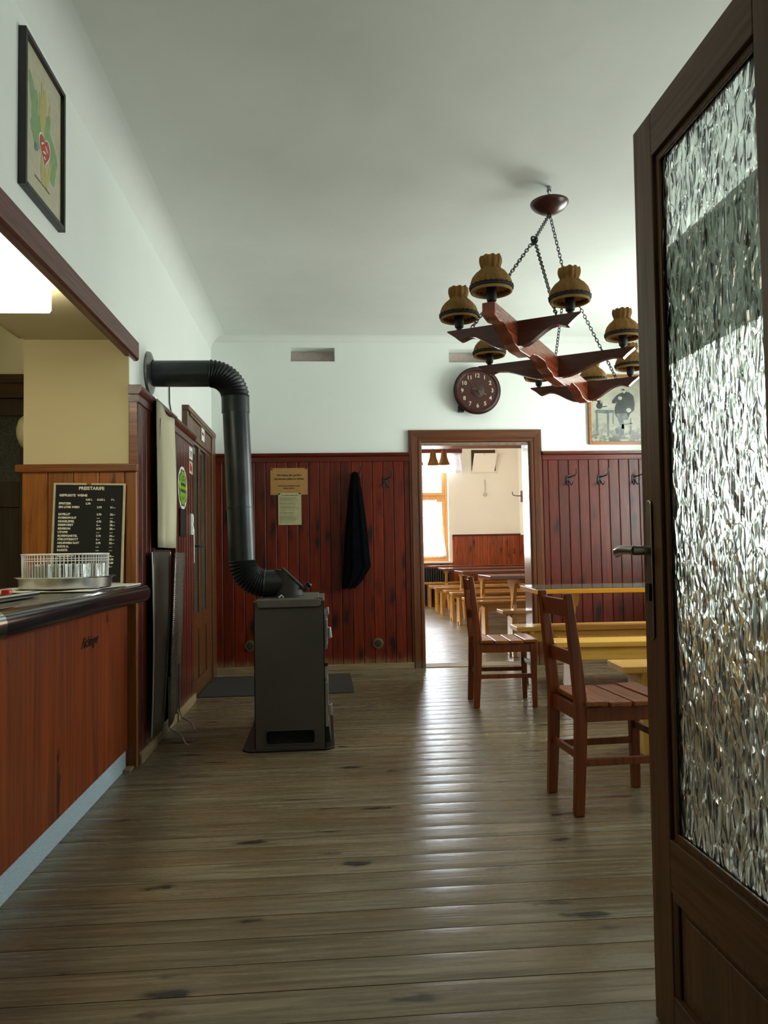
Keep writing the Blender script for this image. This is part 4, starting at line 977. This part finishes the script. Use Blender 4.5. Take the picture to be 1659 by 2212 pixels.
window_x('added_window_6', -1.36, 12.1, 13.5, .9, 3.0, 'unseen side window added to brighten the back room, farther one', M['pine_win'])
def curt(name,label,xl0,xl1,xr0,xr1,z0,z1,y,cat='curtain',folds=9):
    def f(u,v):
        a = xl0+(xl1-xl0)*v; b = xr0+(xr1-xr0)*v
        return (a+(b-a)*u, y+.018*math.sin(u*folds*2*PI)*(1-.3*v), z0+(z1-z0)*v+.006*math.sin(u*folds*4*PI)*(1 if v==0 else 0))
    return tag(MB().grid(f,60,6).build(name, M['curtain'], solid=.0012, smooth=60), label, cat)
curt('window_curtain','white dotted curtain over lower half of the back room window',1.0,1.0,2.41,2.22,.93,2.06,D2+.09)
curt('valance','white dotted short valance at top of the back room window',.9,.9,2.72,2.69,2.56,2.9462,D2-.14,'valance')
tag(box(.8,2.70,D2-.19,D2-.10,2.945,3.04).build('pelmet_board', M['cap_red'], bevel=.004), 'red-brown pelmet board above the back room window', 'pelmet')
ra = thing('radiator', 'dark ribbed radiator under the back room window', 'radiator', (1.65,D2-.10,.08))
mb = MB()
for k in range(-17,18): mb.prism([(k*.045-.012,-.06),(k*.045+.012,-.06),(k*.045+.015,.04),(k*.045-.015,.04)],'z',.02,.64)
mb.build('ribs', M['iron'], ra, bevel=.004)
MB().box(-.80,.80,-.05,.03,.0,.03).box(-.80,.80,-.05,.03,.63,.66).build('header_pipes', M['iron'], ra, bevel=.004)
# tilting vent flap with hole, pull wire
vf = thing('vent_flap', 'white tilted vent flap over a brown opening on the far wall', 'vent flap', (3.16,D2,2.58))
MB().box(-.28,.26,-.012,0,-.02,.47).build('flap_frame', M['wall2'], vf, bevel=.003)
MB().box(-.25,.23,-.014,-.012,.02,.44).build('opening', plain('brown_opening',(.06,.03,.012),.8), vf)
Mf = T((0,-.016,.0))@R(math.radians(9),'X')
MB().prism([(-.245,0),(.20,0),(.255,.37),(-.20,.37)],'y',-.010,0,Mf).build('flap', M['wall2'], vf, bevel=.002)
MB().lathe([(.008,0),(.01,.006),(0,.01)],10,Mf@T((-.005,-.01,.35))@R(PI/2,'X')).build('flap_catch', M['brass'], vf)
pw = thing('pull_ring', 'thin wire with a ring hanging on the far wall below the flap', 'pull ring', (3.17,D2-.01,2.09))
MB().tube([(0,0,.34),(.003,-.002,.20),(0,-.002,.08)],.003,5).build('wire', M['black'], pw)
MB().tube([(.03*math.cos(2*PI*k/20),-.003,.03*math.sin(2*PI*k/20)+.045) for k in range(20)],.004,6,loop=True).build('ring', M['brass'], pw)
hk = thing('wall_hook', 'dark coat hook on a small board at right of the back room', 'coat hook', (3.827,14.72,2.06))
MB().box(-.02,0,-.06,.06,-.10,.12).build('hook_board', M['cap_red'], hk, bevel=.003)
MB().tube([(-.01,0,.02),(-.10,0,.02),(-.17,0,.03),(-.19,0,.06),(-.195,0,.10)],.008,8).build('hook_arm', M['black'], hk)
# hanging lamp in the back room
hl = thing('hanging_lamp', 'dark board lamp with amber bell shades in the back room', 'hanging lamp', (1.16,10.0,2.36))
MB().box(-.42,.49,-.16,.16,.04,.12).build('lamp_board', M['lamp_beam2'], hl, bevel=.006)
MB().tube([(0,0,.12),(0,0,.99)],.012,8).build('hanging_rod', M['lamp_beam2'], hl)
for k,(xx,yy,zz) in enumerate(((.265,-.05,0),(.43,.10,.02),(.06,-.06,.0),(-.2,.05,0))):
    sh_ = MB().lathe([(.030,.02+zz),(.034,.0+zz),(.045,-.08+zz),(.065,-.14+zz),(.078,-.17+zz),(.075,-.172+zz),(.062,-.14+zz),(.042,-.08+zz),(.028,.0+zz)],24,T((xx,yy,-.02))).build('bell_shade', M['bellshade'], hl, smooth=50)
    MB().tube([(xx,yy,.05),(xx,yy,-.03)],.014,8).build('lamp_socket', M['black'], sh_)
# ------------------------------------------------------------------ chandelier
AL = math.radians(-31)
cx0, cy0, zc = 1.258, 4.09, 2.101
cl = thing('chandelier', 'carved dark red wooden chandelier with eight burlap shades on chains', 'chandelier', (cx0,cy0,zc), AL)
# local x = arm direction, local y = beam direction (near is -y)
def smooth_profile(ctrl, steps=6):
    out = []
    for i in range(len(ctrl)-1):
        (a,b),(c,d) = ctrl[i],ctrl[i+1]
        for k in range(steps):
            t = k/steps; s_ = t*t*(3-2*t); out.append((a+(c-a)*t, b+(d-b)*s_))
    out.append(ctrl[-1]); return out
half = [(0,.135),(.12,.135),(.17,.118),(.24,.112),(.30,.085),(.42,.088),(.50,.098),(.58,.125),(.72,.130),(.80,.118),(.88,.085),(.96,.060),(1.02,.068),(1.09,.058)]
bot = [(-s_,-d) for s_,d in smooth_profile(half)[::-1]]+[(s_,-d) for s_,d in smooth_profile(half)[1:]]
MB().prism(bot+[(1.085,0),(-1.085,0)],'x',-.028,.028).build('main_beam', M['lamp_wood_y'], cl, bevel=.003, smooth=30)
# scalloped far end pieces
def arm(yc, L, nm='cross_arm'):
    h_ = [(0,.116),(.045,.116),(L-.115,.042),(L-.060,.054)]
    hp = smooth_profile(h_)
    hp += [(L-.038,.034),(L-.020,.020),(L,.006)]
    b_ = [(-a,-d) for a,d in hp[::-1]]+[(a,-d) for a,d in hp[1:]]
    o = MB().prism(b_+[(L,0),(-L,0)],'y',yc-.024,yc+.024).build(nm, M['lamp_wood'], cl, bevel=.002, smooth=30)
    return o
SP = .74
arm(-SP,.315); arm(0,.425); arm(SP,.335)
def lampset(x,y,k):
    sk = MB().lathe([(.012,0),(.014,.012),(.020,.016),(.022,.03),(.022,.075),(.019,.08),(0,.08)],16,T((x,y,.0))).build('lamp_socket', M['black'], cl)
    zb = .052; rd = random.Random(k); ph = rd.uniform(0,6)
    prof = [(.078,zb+.004),(.084,zb+.012),(.088,zb+.024),(.086,zb+.042),(.078,zb+.062),(.062,zb+.082),(.046,zb+.094),(.038,zb+.102),(.037,zb+.107),(.042,zb+.118),(.046,zb+.132),(.045,zb+.146),(.040,zb+.153)]
    def fn(a,i,r,z):
        amt = (0,.005,.008,.014,.02,.035,.06,.09,.09,.07,.06,.07,.10)[i]
        return 1+amt*math.sin(11*a+ph)+amt*.6*math.sin(5*a+ph*2)
    M_ = T((x,y,0))
    sd = MB().lathe(prof,56,M_,fn)
    sd = MB(); rings=[]
    for i,(r,z) in enumerate(prof):
        rings.append(sd.pts([(x+r*fn(2*PI*q_/56,i,r,z)*math.cos(2*PI*q_/56), y+r*fn(2*PI*q_/56,i,r,z)*math.sin(2*PI*q_/56), z+(.004*math.sin(9*2*PI*q_/56+ph) if i==len(prof)-1 else 0)) for q_ in range(56)]))
    for i in range(len(rings)-1):
        for q_ in range(56): sd.face([rings[i][q_],rings[i][(q_+1)%56],rings[i+1][(q_+1)%56],rings[i+1][q_]])
    so = sd.build('lamp_shade', M['burlap'], cl, solid=.003, smooth=70)
    MB().tube([(x+.083*math.cos(2*PI*q_/40),y+.083*math.sin(2*PI*q_/40),zb+.006) for q_ in range(40)],.0065,8,loop=True).build('rolled_rim', M['burlap_rim'], so)
    br = MB().tube([(x+.0895*math.cos(2*PI*q_/40),y+.0895*math.sin(2*PI*q_/40),zb+.017) for q_ in range(40)],.0048,6,loop=True)
    br.build('green_braid', M['trim_green'], so)
    MB().tube([(x+.0895*math.cos(2*PI*q_/120),y+.0895*math.sin(2*PI*q_/120),zb+.025) for q_ in range(120)],[.0045+.0018*math.sin(q_*2*PI/5) for q_ in range(120)],6,loop=True).build('red_braid', M['trim_dark'], so)
    mb = MB(); mb.lathe([(0,.08),(.012,.082),(.02,.10),(.018,.12),(0,.13)],14,T((x,y,0))).build('bulb', M['glassware'], sk)
pos = [(-.262,-SP),(.262,-SP),(-.365,0),(.365,0),(-.285,SP),(.285,SP),(0,-1.04),(0,1.03)]
for k,(x,y) in enumerate(pos): lampset(x,y,k)
# canopy, hook, chains (local coords; chandelier frame is rotated about z only)
MB().lathe([(0,.790),(.012,.792),(.045,.800),(.085,.825),(.100,.842),(.104,.850),(.104,.858),(.098,.862),(.03,.862),(0,.862)],40).build('canopy', M['clock_wood'], cl, smooth=50)
MB().tube([(.004,0,.862),(.004,0,.90),(-.01,.0,.925),(0,0,.949)],.004,6).tube([(-.02,0,.87),(-.012,.01,.90),(.004,0,.93),(.012,-.01,.915)],.003,6).lathe([(.012,.925),(.012,.9488),(0,.9488)],12).build('ceiling_hook', M['rosette'], cl)
def chain(a, b, nm='chain', pitch=.0205, sag=.0):
    a = Vector(a); b = Vector(b); d = b-a; L = d.length; k_ = max(2,int(L/pitch)); t = d/L
    u = Vector((0,0,1)).cross(t); u = u.normalized() if u.length > .01 else Vector((1,0,0)); v = t.cross(u)
    mb = MB()
    for i in range(k_):
        c = a+d*((i+.5)/k_); tw = .55+i*.03; n1 = (u*math.cos(tw)+v*math.sin(tw)) if i%2 else (v*math.cos(tw)-u*math.sin(tw))
        pts = [c+t*(.0145*math.cos(2*PI*j/12))+n1*(.0082*math.sin(2*PI*j/12)) for j in range(12)]
        mb.tube(pts,.0024,5,loop=True)
    mb.build(nm, M['black'], cl)
hookp = (0,0,.795)
k1 = (-.0,-.33,.535); k2 = (0,.33,.535)
chain(hookp,k1); chain(hookp,k2)
for kk,sg in ((k1,-1),(k2,1)):
    for xx in (-.20,.20): chain(kk,(xx*(1 if sg<0 else 1),sg*SP,.004))
    MB().tube([(kk[0]+.014*math.cos(q_),kk[1]+.012*math.sin(2*q_),kk[2]+.014*math.sin(q_)) for q_ in [2*PI*i/20 for i in range(20)]],.005,6,loop=True).tube([(kk[0]+.012*math.sin(2*q_),kk[1]+.014*math.cos(q_),kk[2]-.012+.012*math.sin(q_)) for q_ in [2*PI*i/20 for i in range(20)]],.005,6,loop=True).build('chain_knot', M['black'], cl)
MB().lathe([(.010,.790),(.010,.775),(.004,.770)],10).build('chain_eye', M['black'], cl)
# ------------------------------------------------------------------ entrance door leaf (right foreground)
ed = thing('door_4', 'open brown entrance door leaf with large textured glass, right foreground', 'door', (.737, 1.108, 0)); ed['kind'] = 'structure'; ed.rotation_euler = (0, math.radians(.48), 0)
DY = .665   # free edge
g0, g1, gz0, gz1 = .145, .565, .432, 1.955
MB().box(0,.042,g1,DY,.002,2.06).build('stile', M['doorleaf'], ed, bevel=.004)
MB().box(0,.042,.01,g0,.002,2.06).build('stile', M['doorleaf'], ed, bevel=.004)
MB().box(0,.042,g0,g1,gz1,2.06).build('top_rail', M['doorleaf_y'], ed, bevel=.002)
MB().box(0,.042,g0,g1,.318,gz0).build('middle_rail', M['doorleaf_y'], ed, bevel=.002)
MB().box(0,.042,g0,g1,.002,.10).build('bottom_rail', M['doorleaf_y'], ed, bevel=.002)
MB().box(.014,.030,g0,g1,.10,.318).box(.006,.036,g0+.05,g1-.05,.13,.288).build('lower_panel', M['doorleaf'], ed, bevel=.004)
mb = MB(); w_ = .016
for (a,b,c,d) in ((g0,g0+w_,.10,.318),(g1-w_,g1,.10,.318)): mb.prism([(.002,a),(.014,a),(.014,b),(.008,b)] if a==g0 else [(.002,b),(.014,b),(.014,a),(.008,a)],'z',c,d)
mb.box(.002,.014,g0,g1,.303,.318).build('panel_moulding', M['doorleaf'], ed, bevel=.003)
mb = MB()
for (a,b,c,d) in ((g0,g0+w_,gz0,gz1),(g1-w_,g1,gz0,gz1),(g0+w_,g1-w_,gz0,gz0+w_),(g0+w_,g1-w_,gz1-w_,gz1)): mb.box(.010,.016,a,b,c,d); mb.box(.026,.034,a,b,c,d)
mb.build('glazing_bead', M['doorleaf'], ed, bevel=.002)
gp = box(.018,.024,g0+.002,g1-.002,gz0+.002,gz1-.002).build('glass_pane', M['crumple'], ed, smooth=None)
def film_mat():
    n = NT('frosted_film'); n.set(color=(.42,.46,.40), rough=.8, spec=.1)
    tr = n.t.nodes.new('ShaderNodeBsdfTranslucent'); tr.inputs[0].default_value = (.5,.55,.48,1)
    mx = n.t.nodes.new('ShaderNodeMixShader'); mx.inputs[0].default_value = .6
    n.t.links.new(n.b.outputs[0], mx.inputs[1]); n.t.links.new(tr.outputs[0], mx.inputs[2]); n.t.links.new(mx.outputs[0], n.out.inputs[0]); return n.m
f = box(.0262,.0272,g0+.018,g1-.018,1.47,1.735).build('frosted_band', film_mat(), ed); f['label'] = 'matt grey-green band across the glass'
# handle
hp = MB(); cyy = DY-.045
pts = []
for k in range(9): a = PI*k/8; pts.append((cyy+.014*math.cos(a), 1.162+.014*math.sin(a)))
for k in range(9): a = PI+PI*k/8; pts.append((cyy+.014*math.cos(a), .872+.014*math.sin(a)))
hpl = hp.prism(pts,'x',-.006,0).build('handle_plate', M['doorhandle'], ed, bevel=.003); hpl['label'] = 'worn nickel handle plate'
MB().tube([(-.004,cyy,1.06),(-.045,cyy,1.06)],.011,14).tube([(-.040,cyy-.004,1.06),(-.046,cyy+.02,1.061),(-.046,cyy+.05,1.062),(-.044,cyy+.085,1.058),(-.040,cyy+.105,1.052)],[.011,.010,.0115,.013,.010],14).build('lever', M['doorhandle'], hpl)
MB().box(-.012,-.005,cyy-.010,cyy+.010,.945,.985).lathe([(.012,0),(.012,.008),(0,.008)],16,T((-.004,cyy,.975))@R(-PI/2,'Y')).build('keyhole_cover', M['black'], hpl, bevel=.001)
